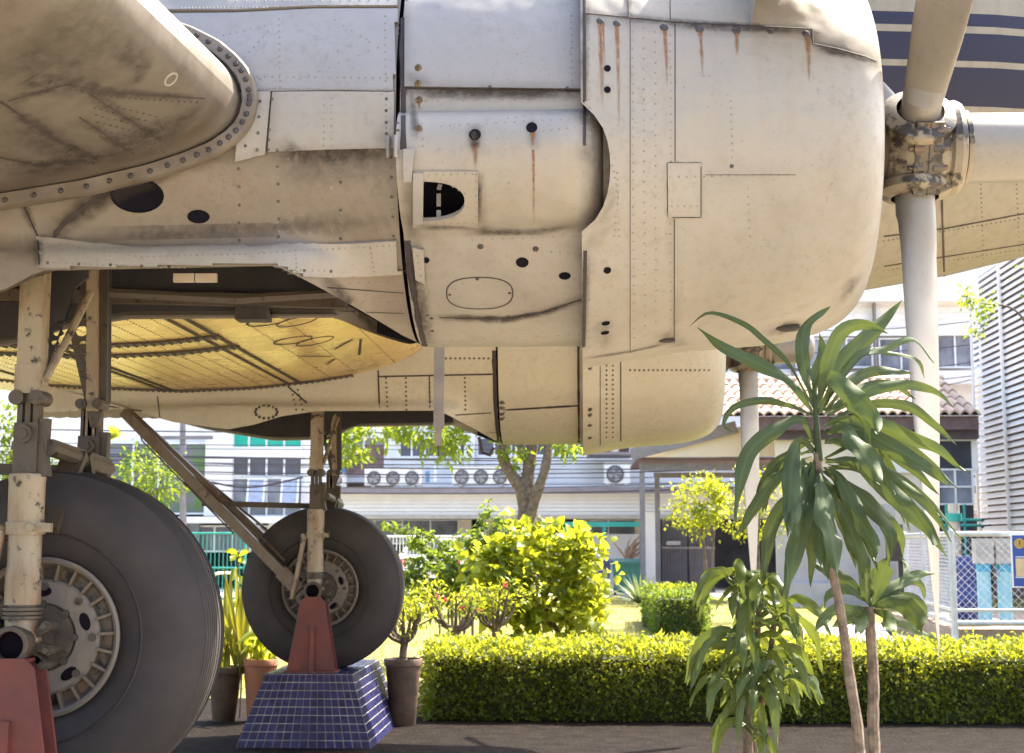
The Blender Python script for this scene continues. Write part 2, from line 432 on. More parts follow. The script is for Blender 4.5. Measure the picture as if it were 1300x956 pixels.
def nacelle(yc, near):
    nac = MB(); root = loft(yc, -4.1, -.60, 84)
    if near:
        b0 = root.bvh()
        poly_dirt_shade(root, b0, [([(60, 300), (85, 280), (125, 250), (150, 238)], .035, .9), ([(75, 293), (64, 300)], .035, 1), ([(330, 192), (510, 188)], .03, .8), ([(240, 208), (300, 196), (330, 192)], .02, .9),
            ([(0, 245), (120, 222), (230, 190)], .03, .8), ([(240, 295), (500, 280)], .05, .5), ([(252, 280), (300, 300)], .05, .5), ([(340, 262), (505, 255)], .07, .3), ([(300, 205), (510, 205)], .06, .38), ([(120, 300), (250, 290), (480, 285)], .05, .45), ([(140, 222), (200, 215)], .05, .6),  # wide lines paint the shadow below the side plate and the hollow's shading
            ([(512, 120), (514, 300)], .02, 1), ([(515, 300), (535, 440)], .025, .8), ([(410, 350), (500, 440)], .02, .8), ([(290, 100), (310, 130), (300, 170)], .05, .6), ([(45, 300), (48, 340)], .01, .8)])
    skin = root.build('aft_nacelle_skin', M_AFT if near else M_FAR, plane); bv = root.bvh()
    # accessory section between seam and cowl, with the exhaust bulge
    acc = MB(); nx = 60
    def accp(u, v, sd):
        X = lerp(-.585, .13, u); a = lerp(math.pi / 2, -math.pi / 2, v); w = .712 * math.cos(a); z = 2.8 + .712 * math.sin(a)
        if near and sd < 0:
            k = (z - 2.575) / .135
            if abs(k) < 1.35 and math.cos(a) > 0:
                s = max(0, 1 - (k / 1.35) ** 2); s = s ** .62
                e = max(0, min(1, (.070 - X) / .15)); e = math.sqrt(1 - (1 - e) ** 2)
                w += .125 * s * e
        return (X, yc + sd * w, z)
    for sd in (-1, 1): acc.grid(lambda u, v: accp(u, v, sd), nx, 110)
    if near:
        b1 = acc.bvh(); bva = b1
        poly_dirt_shade(acc, b1, [([(513, 113), (742, 120)], .018, .9), ([(515, 445), (740, 437)], .03, .25), ([(560, 403), (640, 405), (690, 396), (738, 380)], .018, .7), ([(590, 292), (680, 294), (735, 285)], .02, .7),
            ([(741, 100), (743, 190)], .022, .6), ([(745, 195), (770, 225), (775, 255), (760, 300), (742, 320)], .035, .9), ([(520, 240), (522, 300)], .03, .8), ([(525, 300), (545, 440)], .03, .7),
            ([(603, 165), (603, 185)], .02, .9), ([(675, 158), (676, 180)], .014, .9), ([(540, 310), (560, 400)], .08, .25), ([(600, 330), (690, 400)], .06, .2), ([(610, 225), (612, 285)], .014, .6)])
        acc.d = np.maximum(acc.d, np.array([(min(1, max(0, (v.x + .012) / .055)) if v.y < yc - .5 and 2.36 < v.z < 2.80 else 0) for v in acc.v]))  # paints the shade in the gap under the cowl cutout into the skin
        # the D shaped exhaust opening: cut the skin out behind the plate
        fs = []
        for f in acc.f:
            c = sum((acc.v[i] for i in f), Vector()) / len(f); keep = True
            if c.y < yc - .5:
                q = proj(c)
                if 533 < q[0] < 594 and 226 < q[1] < 281: keep = False
            if keep: fs.append(f)
        acc.f = fs
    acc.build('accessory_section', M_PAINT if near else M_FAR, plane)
    if not near: bva = acc.bvh()
    # cowl
    cw = MB(); na = 120
    prof = spline([(r, x, 0) for x, r in RC], 46)
    def cowlp(u, v):
        a = 2 * math.pi * v; p = prof[int(round(u * 45))]; e = cowl_edge(a, near); x = p.y
        if x < .4: x = e + (x / .4) * (.4 - e)
        return (x, yc - p.x * math.cos(a), 2.8 + p.x * math.sin(a))
    cw.grid(cowlp, 45, na)
    bvc = cw.bvh()
    if near:
        poly_dirt_shade(cw, bvc, [([(742, 20), (860, 30), (1035, 40)], .02, .8), ([(1035, 55), (1100, 70), (1124, 82)], .03, .9), ([(743, 185), (765, 210), (776, 250), (765, 295), (743, 320)], .014, .8), ([(744, 330), (742, 455)], .012, .9),
            ([(742, 455), (800, 445), (860, 432)], .012, .7), ([(857, 250), (857, 425)], .012, .4), ([(845, 425), (862, 437)], .03, .9), ([(985, 420), (1005, 417)], .04, 1), ([(1060, 230), (1090, 280), (1080, 330)], .12, .28), ([(920, 225), (1010, 225)], .05, .2),
            ([(970, 260), (1090, 262)], .08, .2), ([(1085, 350), (1060, 390)], .04, .3), ([(765, 415), (770, 440)], .025, .7)])
    cw.build('engine_cowl', M_PAINT if near else M_FAR, plane)
    # dark inside: engine bulk behind the inlet, hull behind the seams
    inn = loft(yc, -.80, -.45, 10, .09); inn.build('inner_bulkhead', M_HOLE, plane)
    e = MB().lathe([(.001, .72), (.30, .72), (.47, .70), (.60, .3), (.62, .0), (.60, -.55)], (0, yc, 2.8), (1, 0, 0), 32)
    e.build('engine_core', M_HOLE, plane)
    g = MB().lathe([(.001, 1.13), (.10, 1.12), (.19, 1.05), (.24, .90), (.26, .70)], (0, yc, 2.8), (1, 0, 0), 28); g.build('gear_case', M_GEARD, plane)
    for k in range(9):
        a = k * math.tau / 9; c = MB(); p = Vector((.78, yc - .36 * math.cos(a), 2.8 + .36 * math.sin(a))); dv = Vector((0, -math.cos(a), math.sin(a)))
        for j in range(7): c.cyl(p + dv * (-.10 + j * .03), p + dv * (-.085 + j * .03), .075, n=12)
        c.cyl(p - dv * .14, p + dv * .10, .055, n=12); c.build('engine_cylinder', M_GEARD, plane)
    # wheel well: side walls, ceiling
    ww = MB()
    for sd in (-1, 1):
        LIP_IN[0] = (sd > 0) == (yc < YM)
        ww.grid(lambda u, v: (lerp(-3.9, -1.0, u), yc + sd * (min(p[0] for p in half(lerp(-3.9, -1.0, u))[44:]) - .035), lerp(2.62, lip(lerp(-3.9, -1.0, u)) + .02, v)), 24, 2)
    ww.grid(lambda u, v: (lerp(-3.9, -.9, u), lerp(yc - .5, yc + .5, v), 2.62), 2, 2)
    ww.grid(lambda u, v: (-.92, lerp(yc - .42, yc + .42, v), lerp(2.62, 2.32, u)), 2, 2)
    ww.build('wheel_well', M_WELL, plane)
    for sd in (-1, 1):
        f = MB(); X0 = -1.0; LIP_IN[0] = (sd > 0) == (yc < YM)
        f.grid(lambda u, v: (lerp(-3.3, -1.0, u), yc + sd * (half(lerp(-3.3, -1.0, u))[-1][0] - .004 - .05 * (1 if v > .5 else 0)), lip(lerp(-3.3, -1.0, u)) + .008), 40, 1)
        f.build('well_edge_flange', M_GEARD, plane)
    return bv, bva, bvc
def proj(p):
    v = Vector(p) - C0; ww = v.dot(_fw); return 650 + FPX * v.dot(_rt) / ww, 433.5 - FPX * v.dot(_up) / ww
# ---- wing
LT = [0, .002, .006, .013, .025, .045, .07, .12, .18, .28, .40, .60, .80, 1.0]
LZ = [2.80, 2.755, 2.72, 2.69, 2.655, 2.62, 2.585, 2.535, 2.495, 2.45, 2.43, 2.47, 2.56, 2.74]
UZ = [2.80, 2.845, 2.88, 2.915, 2.96, 3.005, 3.045, 3.11, 3.16, 3.22, 3.24, 3.16, 2.98, 2.76]
def wing_z(t, up): return interp(t, LT, UZ if up else LZ)
def wsec(s, le, ch, dz, th=1.0):
    """s 0..1 goes from the trailing edge along the lower side round the nose to the top"""
    t = abs(1 - 2 * s); t = t ** 2.2; up = s > .5
    return le - t * ch, (wing_z(t, up) - 2.75) * th + 2.75 + dz
wing = MB()
wing.grid(lambda u, v: (lambda q: (q[0], lerp(4.80, 11.74, u), q[1]))(wsec(v, -1.09, 4.3, 0)), 70, 70)
bw = wing.bvh()
poly_dirt_shade(wing, bw, [([(137, 443), (285, 430)], .05, .5), ([(330, 430), (400, 450), (455, 445)], .12, .35), ([(0, 400), (100, 385), (215, 395)], .04, .35), ([(215, 395), (370, 485)], .05, .7), ([(0, 430), (200, 500)], .05, .6),
    ([(0, 500), (370, 490), (470, 465)], .05, .7), ([(337, 407), (426, 475)], .035, .4), ([(425, 434), (462, 465)], .05, .7), ([(420, 440), (455, 432)], .04, .5), ([(175, 480), (215, 450), (260, 440)], .12, .3)])
WING = wing.build('centre_wing', M_BELLY, plane)
det = MB()
def chord_strip(mb, Y, X0, X1, wd, h=.012):
    zf = lambda X: wing_z((-1.09 - X) / 4.3, 0)
    mb.grid(lambda u, v: (lambda X, q: (X, Y + q[0] * wd / 2, zf(X) + .004 - q[1] * (h + .004)))(lerp(X0, X1, u), [(-1, 0), (-1, 1), (1, 1), (1, 0)][int(round(v * 3))]), 40, 3)
def span_strip(mb, X, Y0, Y1, wd, h=.008):
    z = wing_z((-1.09 - X) / 4.3, 0); mb.bar((X, Y0, z - h / 2), (X, Y1, z - h / 2), wd, h)
for Y in (8.02, 8.45, 10.42): chord_strip(det, Y, -1.95 if Y < 10 else -1.6, -4.6, .09 if Y < 10 else .05)
det.build('attach_angle', M_GEARD, plane)
for X, wd in ((-1.97, .022), (-2.05, .02), (-2.86, .022), (-2.93, .02), (-3.75, .03)):
    det = MB(); span_strip(det, X, 5.9, 10.45, wd); det.build('skin_joint', M_GRIME, plane)
det = MB()
for Y in (8.00, 8.04, 8.43, 8.47):
    for k in range(54):
        X = -1.98 - k * .048; rivet(det, Vector((X, Y, wing_z((-1.09 - X) / 4.3, 0) - .012)), Vector((0, 0, -1)), .013, .8)
for k in range(70):
    X = -1.6 - k * .04; rivet(det, Vector((X, 10.42, wing_z((-1.09 - X) / 4.3, 0) - .012)), Vector((0, 0, -1)), .012, .8)
det.build('attach_bolt', M_DRIV, plane, kind='stuff')
det = MB()
for X in [-1.57, -1.30, -1.75] + [-2.12 - k * .105 for k in range(7)] + [-2.98 - k * .105 for k in range(7)]:
    for k in range(90):
        Y = 6.0 + k * .05
        rivet(det, Vector((X, Y, wing_z((-1.09 - X) / 4.3, 0))), Vector((0, 0, -1)), .006, .6)
det.build('wing_rivet', M_SRIV, plane, kind='stuff')
det = MB()
for (px, py) in ((340, 408), (377, 408), (400, 433), (372, 432)):   # drain holes, oval access covers
    h = hit(bw, px, py); det = MB()
    if h: det.lathe([(.105, 0), (.11, .004), (.115, .0)], h[0], h[1], 20); det.build('access_cover', M_GRIME, plane)
for (a, b) in (((425, 443), (448, 430)), ((458, 430), (456, 450)), ((378, 452), (420, 452)), ((415, 462), (425, 455))):
    det = MB(); ribbon(det, bw, [a, b], .022, .004); det.build('skin_scratch', M_GRIME, plane)
# ---- outer wing, on our side, from the bolted joint outwards
ow = MB()
def outp(u, v):
    Y = lerp(4.74, -7.0, u); d = 4.74 - Y
    x, z = wsec(v, -1.10 - d * .16, 4.3 - d * .16, d * .085, 1 - .045 * d); return (x, Y, z)
ow.grid(lambda u, v: outp(u ** 2.2, v), 90, 110)
bo = ow.bvh()
poly_dirt_shade(ow, bo, [([(0, 240), (120, 212), (200, 190), (255, 160), (282, 125)], .05, 1), ([(0, 128), (60, 170), (125, 205)], .02, 1), ([(10, 128), (85, 107), (150, 118), (260, 125)], .012, .7), ([(85, 107), (150, 118), (185, 75), (190, 60)], .018, .5),
    ([(100, 148), (170, 195)], .012, .6), ([(110, 120), (205, 180)], .012, .35), ([(0, 200), (40, 208), (110, 205)], .016, .9), ([(60, 30), (150, 60), (230, 110)], .07, .35), ([(120, 10), (190, 70)], .03, .3), ([(20, 40), (60, 60)], .07, .25), ([(240, 150), (270, 120), (262, 95)], .03, .5),
    ([(50, 180), (120, 190), (180, 180)], .05, .35)])
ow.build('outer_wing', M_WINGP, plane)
sm = MB()
for l in ([(0, 128), (60, 170), (125, 205)], [(85, 107), (150, 118), (260, 125)], [(100, 148), (170, 195)], [(0, 200), (40, 208), (110, 205)], [(10, 128), (85, 107)], [(112, 118), (205, 178)]):
    sm = MB(); ribbon(sm, bo, l, .006 if l[0][0] else .011, .001); sm.build('wing_panel_seam', M_GRIME, plane)
    streak(bo, l, .03, M_SMEAR, 'grime_shade_smear', plane, .6, .001, True)
rv = MB()
for k in range(6):
    for j in range(11): rivet_line(rv, bo, [(118 + j * 8 + k * 2, 128 + k * 9 + j * 2), (119 + j * 8 + k * 2, 128 + k * 9 + j * 2)], 9, .005)
for l in ([(5, 133), (55, 172), (118, 207)], [(10, 210), (110, 200)], [(120, 198), (200, 175)], [(90, 113), (150, 124), (250, 130)]): rivet_line(rv, bo, l, 8, .005)
rv.build('wing_underside_rivet', M_SRIV, plane, kind='stuff')
for pts, wd, a_ in (([(0, 60), (70, 80), (150, 130)], .16, .45), ([(60, 10), (120, 40), (190, 95)], .12, .35), ([(10, 150), (80, 195), (130, 200)], .10, .5), ([(130, 190), (210, 165), (262, 130)], .09, .6), ([(150, 60), (185, 80), (165, 118)], .05, .5), ([(0, 225), (100, 205), (180, 188)], .08, .6), ([(20, 100), (60, 110), (110, 105)], .07, .4)):
    streak(bo, pts, wd, M_SMEAR, 'grime_shade_smear', plane, a_, .0012, True)
# circular patch on the leading edge
h = hit(bo, 217, 101); MB().lathe([(.018, 0), (.022, .002), (.026, 0)], h[0], h[1], 20).build('round_patch', M_PAINT, plane)
# joint collar with its bolts round the nose
jc = MB(); jb = MB(); n = 150
for i in range(n + 1):
    s = lerp(.06, .72, i / n); x, z = wsec(s, -1.09, 4.3, 0)
    x2, z2 = wsec(s + .002, -1.09, 4.3, 0); tg = Vector((x2 - x, 0, z2 - z)).normalized(); nn = Vector((tg.z, 0, -tg.x)); nn = -nn if nn.dot(Vector((x + 2.5, 0, z - 2.8))) < 0 else nn
    p = Vector((x, 0, z))
    for (yy, o_) in ((4.70, .0), (4.70, .040), (4.712, .046), (4.745, .044), (4.80, .026), (4.80, -.01)): jc.v.append(Vector((p.x, yy, p.z)) + nn * o_)
    if i % 3 == 0: rivet(jb, Vector((p.x, 4.70, p.z)) + nn * .023, Vector((0, -1, 0)), .0105, .8)
for i in range(n):
    for k in range(5): a = i * 6 + k; jc.f.append((a, a + 1, a + 7, a + 6))
jc.d = [max(0, .35 + .9 * noise.noise(v_ * 9)) for v_ in jc.v]; jc.build('wing_joint_collar', M_AFT, plane); jb.build('joint_bolt', M_DRIV, plane, kind='stuff')
jg = MB()
for i in range(n + 1):
    s = lerp(.06, .80, i / n); x, z = wsec(s, -1.09, 4.3, 0); cx = x + .02 if s > .4 else x
    jg.v += [Vector((x, 4.69, z - .012 if s < .5 else z + .012)), Vector((x, 4.655, z - .008 if s < .5 else z + .008))]
for i in range(n): jg.f.append((i * 2, i * 2 + 1, i * 2 + 3, i * 2 + 2))
# ---- fuselage
FUS = [(-16, .25, .35, 4.3), (-12, .75, .85, 4.1), (-8, 1.15, 1.2, 3.9), (-4, 1.22, 1.27, 3.86), (-1, 1.22, 1.25, 3.88), (.6, 1.21, 1.22, 3.89), (1.4, 1.15, 1.16, 3.89), (2.0, 1.04, 1.05, 3.88), (2.5, .88, .90, 3.85), (2.9, .66, .70, 3.80), (3.15, .42, .46, 3.75), (3.28, .18, .2, 3.72), (3.31, .01, .01, 3.71)]
fx = [f[0] for f in FUS]
def fusp(X, a):
    ry, rz, zc = (interp(X, fx, [f[k] for f in FUS]) for k in (1, 2, 3)); return (X, YM - ry * math.cos(a), zc + rz * math.sin(a))
m, nt, bs = new_mat('livery_paint'); tcn = N(nt, 'ShaderNodeTexCoord'); sp = N(nt, 'ShaderNodeSeparateXYZ'); nt.links.new(tcn.outputs['Object'], sp.inputs[0])
z = sp.outputs[2]; x = sp.outputs[0]
zz = mth(nt, 'ADD', z, mth(nt, 'MULTIPLY', x, -.018))
def above(v): return mth(nt, 'GREATER_THAN', zz, v)
navy = mth(nt, 'SUBTRACT', above(3.455), above(3.90))
for a_, b_ in ((3.635, 3.665), (3.80, 3.835)): navy = mth(nt, 'SUBTRACT', navy, mth(nt, 'SUBTRACT', above(a_), above(b_)))
front = mth(nt, 'GREATER_THAN', mth(nt, 'ADD', x, mth(nt, 'MULTIPLY', zz, .9)), 1.42 + .9 * 3.46)
navy = mth(nt, 'MULTIPLY', navy, front)
vs = coords(nt, (7, 7, .7)); v_ = coords(nt)
c = mix(nt, mth(nt, 'MULTIPLY', noise_fac(nt, vs, 2.4, .45, .8), .5), (.20, .185, .145), (.11, .09, .065))
c = mix(nt, mth(nt, 'MULTIPLY', noise_fac(nt, v_, 30, .55, .75), .25), c, (.14, .11, .08))
c = mix(nt, navy, c, (.010, .011, .030)); nt.links.new(c, bs.inputs['Base Color']); bs.inputs['Roughness'].default_value = .55; bs.inputs['Specular IOR Level'].default_value = .3
XS = sorted(set([lerp(-16, 3.31, i / 90) for i in range(91)] + [lerp(2.4, 3.31, i / 16) for i in range(17)]))
fu = MB(); fu.grid(lambda u, v: fusp(XS[int(round(u * (len(XS) - 1)))], v * math.tau), len(XS) - 1, 72); fu.build('fuselage', m, plane); bf = fu.bvh()
sm = MB()
for l in ([(1190, 232), (1300, 216)], [(1122, 300), (1200, 290), (1300, 271)], [(1122, 338), (1300, 310)], [(1122, 378), (1225, 366), (1300, 345)], [(1195, 240), (1200, 385)]):
    sm = MB(); ribbon(sm, bf, l, .014, .002); sm.build('fuselage_seam', M_GRIME, plane)
rv = MB()
for l in ([(1190, 237), (1300, 221)], [(1122, 306), (1300, 277)], [(1122, 344), (1300, 316)], [(1245, 228), (1250, 370)], [(1290, 222), (1296, 355)]): rivet_line(rv, bf, l, 6, .0055)
rv.build('fuselage_rivet', M_SRIV, plane, kind='stuff')
# cockpit glass, off the top of the picture
for sd in (-1, 1):
    g = MB(); g.grid(lambda u, v: Vector(fusp(lerp(1.5, 2.35, u), math.pi / 2 + sd * lerp(.25, .95, v))) + Vector((0, 0, .012)), 6, 6); g.build('cockpit_window', plain('dark_glass', (.02, .025, .03), .1), plane)
# antenna mast under the belly
am = MB(); p0 = at(558, 400, 8.0); p1 = at(557, 545, 8.0); am.bar(p0, p1, .055, .02, (0, 1, 0)); am.bar(p1 + Vector((0, 0, 0)), at(556, 566, 8.0), .035, .015, (0, 1, 0)); am.build('antenna_mast', plain('mast_grey', (.23, .21, .20), .5), plane)
MB().tube([at(556, 564, 8.0), at(557, 579, 8.0)], .006, 6).build('mast_pin', M_DRIV, plane)

# ---- the two nacelles
bA, bA2, bCW = nacelle(YC, True)
bF, bF2, bFC = nacelle(YF, False)
class Both:
    def __init__(s, *b): s.b = b
    def ray_cast(s, o, d):
        r = [x.ray_cast(o, d) for x in s.b]; r = [q for q in r if q[0] is not None]
        return min(r, key=lambda q: q[3]) if r else (None, None, None, None)
NB = Both(bA, bA2, bCW); FB = Both(bF, bF2, bFC)
# plates on the near nacelle
extra = []
patch(bA, [(308, 119), (345, 119)], [(300, 205), (338, 196)], 14, 24, .022, 'fillet_plate', M_PAINT, plane, .03, [([(310, 120), (345, 120), (338, 196)], .015, .9), ([(300, 205), (338, 196)], .02, .8)], collect=extra)
patch(bA, [(347, 119), (430, 118), (511, 119)], [(341, 193), (420, 190), (511, 188)], 50, 24, .018, 'side_strip_plate', M_PAINT, plane, .03, [([(347, 119), (341, 193)], .02, .9), ([(341, 193), (420, 190), (511, 188)], .018, .8), ([(485, 175), (500, 182)], .02, 1), ([(508, 119), (508, 188)], .015, .6)], collect=extra)
patch(bA, [(205, 20), (300, 19), (400, 14), (511, 14)], [(290, 116), (345, 117), (430, 116), (511, 117)], 60, 30, .012, 'upper_side_plate', M_WHITE, plane, .02, [([(290, 116), (511, 117)], .012, .5), ([(290, 100), (300, 116)], .03, .6)], collect=extra)
patch(bA, [(185, -60), (511, -60)], [(200, 16), (300, 16), (400, 11), (511, 11)], 50, 20, .016, 'upper_side_plate', M_WHITE, plane, .02, [([(200, 16), (511, 11)], .012, .4)], collect=extra)
patch(bA, [(48, 301), (180, 318), (320, 315), (515, 303)], [(50, 341), (180, 345), (320, 350), (412, 352), (517, 345)], 80, 10, .014, 'well_edge_strip', M_PAINT, plane, .024, [([(50, 341), (410, 352)], .014, .5), ([(48, 301), (50, 341)], .012, .9), ([(48, 301), (180, 318), (320, 315), (515, 303)], .012, .5)], collect=extra)
# nose bowl of the well between the strip and the seam
patch(bA2, [(514, -70), (742, -70)], [(514, 111), (742, 114)], 50, 36, .012, 'top_engine_panel', M_WHITE, plane, .02, [([(514, 111), (742, 114)], .02, .7), ([(514, 0), (514, 111)], .02, .6), ([(740, 0), (742, 114)], .025, .6), ([(520, 100), (545, 108)], .02, 1)], collect=extra)
# exhaust plate with its D shaped opening
def dray(t, shape):
    a = t * math.tau; c, d = math.cos(a), math.sin(a)
    lo, hi = 0, 200
    for _ in range(40):
        m_ = (lo + hi) / 2
        if shape(556 + c * m_, 254 + d * m_): lo = m_
        else: hi = m_
    return 556 + c * lo, 254 + d * lo
d_in = lambda x, y: x > 537 and (max(0, x - 537) / 53) ** 2.3 + (abs(y - 254) / 24.5) ** 2.3 < 1
d_out = lambda x, y: 524 < x < 607 and 217 < y < 287
pm = ring_patch(bA2, lambda t: dray(t, d_in), lambda t: dray(t, d_out), 120, 10, .008, 'exhaust_plate', M_PAINT, plane, .016, [([(606, 217), (608, 287)], .006, .8), ([(524, 286), (606, 287)], .006, .8), ([(524, 218), (606, 217)], .005, .6), ([(537, 230), (565, 232), (588, 250), (575, 272), (537, 278)], .007, .8)])
extra.append((pm.v[:], pm.f[:]))
patch(bA2, [(525, 218), (538, 218)], [(525, 280), (537, 280)], 6, 20, .016, 'exhaust_hinge', M_WHITE, plane, .02, collect=extra)
patch(bA2, [(513, 190), (527, 190)], [(513, 228), (523, 228)], 6, 12, .02, 'exhaust_lip', M_WHITE, plane, .02, collect=extra)
patch(bA2, [(524, 312), (538, 315)], [(528, 352), (540, 358)], 6, 14, .015, 'side_hinge', M_PAINT, plane, .02, [([(538, 315), (540, 358)], .008, 1)], collect=extra)
vv = []; ff = []
for v, f in extra: b = len(vv); vv += [tuple(q) for q in v]; ff += [tuple(i + b for i in q) for q in f]
PB = BVHTree.FromPolygons(vv, ff)
NP = Both(bA, bA2, bCW, PB)
# cowl: overlapping upper panel with its step, hatch
RO = RC[:10]
def cowl_panel(edge, off, x1=None):
    E_ = []
    for q in resamp(edge, 8):
        h = hit(bCW, *q)
        if h: E_.append((h[0].x, math.atan2(h[0].z - 2.8, -(h[0].y - YC))))
    E_.sort(); xs = [e[0] for e in E_]; as_ = [e[1] for e in E_]; xa, xb = xs[0], x1 or xs[-1]; mb = MB()
    fn = lambda u, v, o=off: (lambda X, a: (X, YC - (interp(X, [p[0] for p in RO], [p[1] for p in RO]) + o) * math.cos(a), 2.8 + (interp(X, [p[0] for p in RO], [p[1] for p in RO]) + o) * math.sin(a)))(lerp(xa, xb, u), lerp(interp(lerp(xa, xb, u), xs, as_), 2.2, v))
    mb.grid(fn, 60, 44)
    n0 = len(mb.v); mb.grid(lambda u, v: fn(u, 0, off - .012 * v), 60, 1); mb.grid(lambda u, v: fn(0, u, off - .012 * v), 44, 1); mb.grid(lambda u, v: fn(1, u, off - .012 * v), 44, 1)
    poly_dirt_shade(mb, bCW, [(edge, .014, .8)]); mb.build('upper_cowl_panel', M_PAINT, plane); extra.append((mb.v[:], mb.f[:]))
RO = [(x, r) for r, x in RC[:9]]
cowl_panel([(744, 16), (795, 21), (850, 27), (1031, 36)], .008); cowl_panel([(1032, 54), (1062, 60), (1098, 70), (1120, 80)], .0095, .99)
patch(bCW, [(847, 207), (890, 207)], [(848, 276), (890, 276)], 20, 30, .006, 'cowl_hatch', M_PAINT, plane, .008, [([(847, 207), (890, 207), (890, 276), (848, 276), (847, 207)], .004, .8)], collect=extra)
vv = []; ff = []
for v, f in extra: b = len(vv); vv += [tuple(q) for q in v]; ff += [tuple(i + b for i in q) for q in f]
PB = BVHTree.FromPolygons(vv, ff); NP = Both(bA, bA2, bCW, PB)
# seams
sm = MB()
for l, wd in (([(744, 17), (795, 22), (850, 28), (1031, 37)], .006), ([(1031, 37), (1032, 56)], .005), ([(1032, 56), (1062, 62), (1098, 72), (1119, 81)], .007), ([(847, 207), (890, 207), (890, 276), (848, 276), (847, 207)], .0028), ([(512, -40), (512, 190)], .024), ([(517, 305), (522, 350), (532, 410), (541, 446)], .026), ([(515, 112), (742, 116)], .007), ([(857, 28), (857, 205)], .0029), ([(856, 278), (856, 435)], .0029), ([(797, -30), (798, 21)], .005), ([(850, -30), (851, 27)], .0025), ([(800, 24), (800, 448)], .0018),
        ([(742, -30), (742, 185)], .010), ([(743, 318), (741, 440)], .012), ([(48, 300), (50, 340)], .006), ([(25, 250), (48, 300)], .005), ([(558, 403), (640, 405), (690, 396), (738, 380)], .006), ([(415, 365), (512, 372)], .003), ([(430, 395), (520, 398)], .003), ([(895, 222), (1010, 222)], .0015)):
    sm = MB(); ribbon(sm, NP, l, wd, .0015); sm.build('panel_seam', M_SEAM, plane)
    if wd > .003: streak(NP, l, .022, M_SMEAR, 'grime_shade_smear', plane, .55, .001, True)
sm = MB()
for k in range(3): pass
ov = [(609 + 42 * math.copysign(abs(math.cos(a)) ** .8, math.cos(a)), 372 + 20 * math.copysign(abs(math.sin(a)) ** .8, math.sin(a))) for a in [i * math.tau / 40 for i in range(41)]]
ribbon(sm, NP, ov, .0045, .0015, 4); sm.build('oval_hatch_seam', M_SEAM, plane)
for l, wd in (([(75, 294), (68, 300), (80, 285), (100, 268), (130, 248)], .022), ([(118, 252), (132, 247)], .026), ([(232, 212), (246, 210)], .02)):
    g = MB(); ribbon(g, bA, l, wd, .004, 4); g.build('grimy_crack', M_GRIME, plane)
# holes in the skin: rimmed cups
def cup(px, py, rx, ry, name='skin_hole'):
    h = hit(NP, px, py)
    if not h: return
    p, n = h; u = Vector((1, 0, 0)); u = (u - n * u.dot(n)).normalized(); v = n.cross(u); s = (p - C0).length / FPX
    g = MB(); k = 28
    def rg(f, o): return [p + u * math.cos(a) * rx * s * f + v * math.sin(a) * ry * s * f + n * o for a in [i * math.tau / k for i in range(k)]]
    vs = rg(1.08, .001) + rg(1.0, .004) + rg(.96, .0015) + [p + n * .001]
    fs = [(r * k + i, r * k + (i + 1) % k, (r + 1) * k + (i + 1) % k, (r + 1) * k + i) for r in (0, 1) for i in range(k)] + [(2 * k + i, 2 * k + (i + 1) % k, 3 * k) for i in range(k)]
    g.add(vs, fs); g.build(name, M_HOLE, plane)
for q in ((174, 248, 31, 21), (252, 275, 13, 8), (663, 333, 7.5, 7), (717, 350, 7, 5.5), (603, 171, 7, 7), (675, 162, 6.5, 7), (771, 87, 4, 4), (771, 114, 4, 4), (771, 343, 4.5, 4.5), (769, 410, 5, 3.5), (768, 422, 5, 3), (541, 330, 4, 4)): cup(*q)
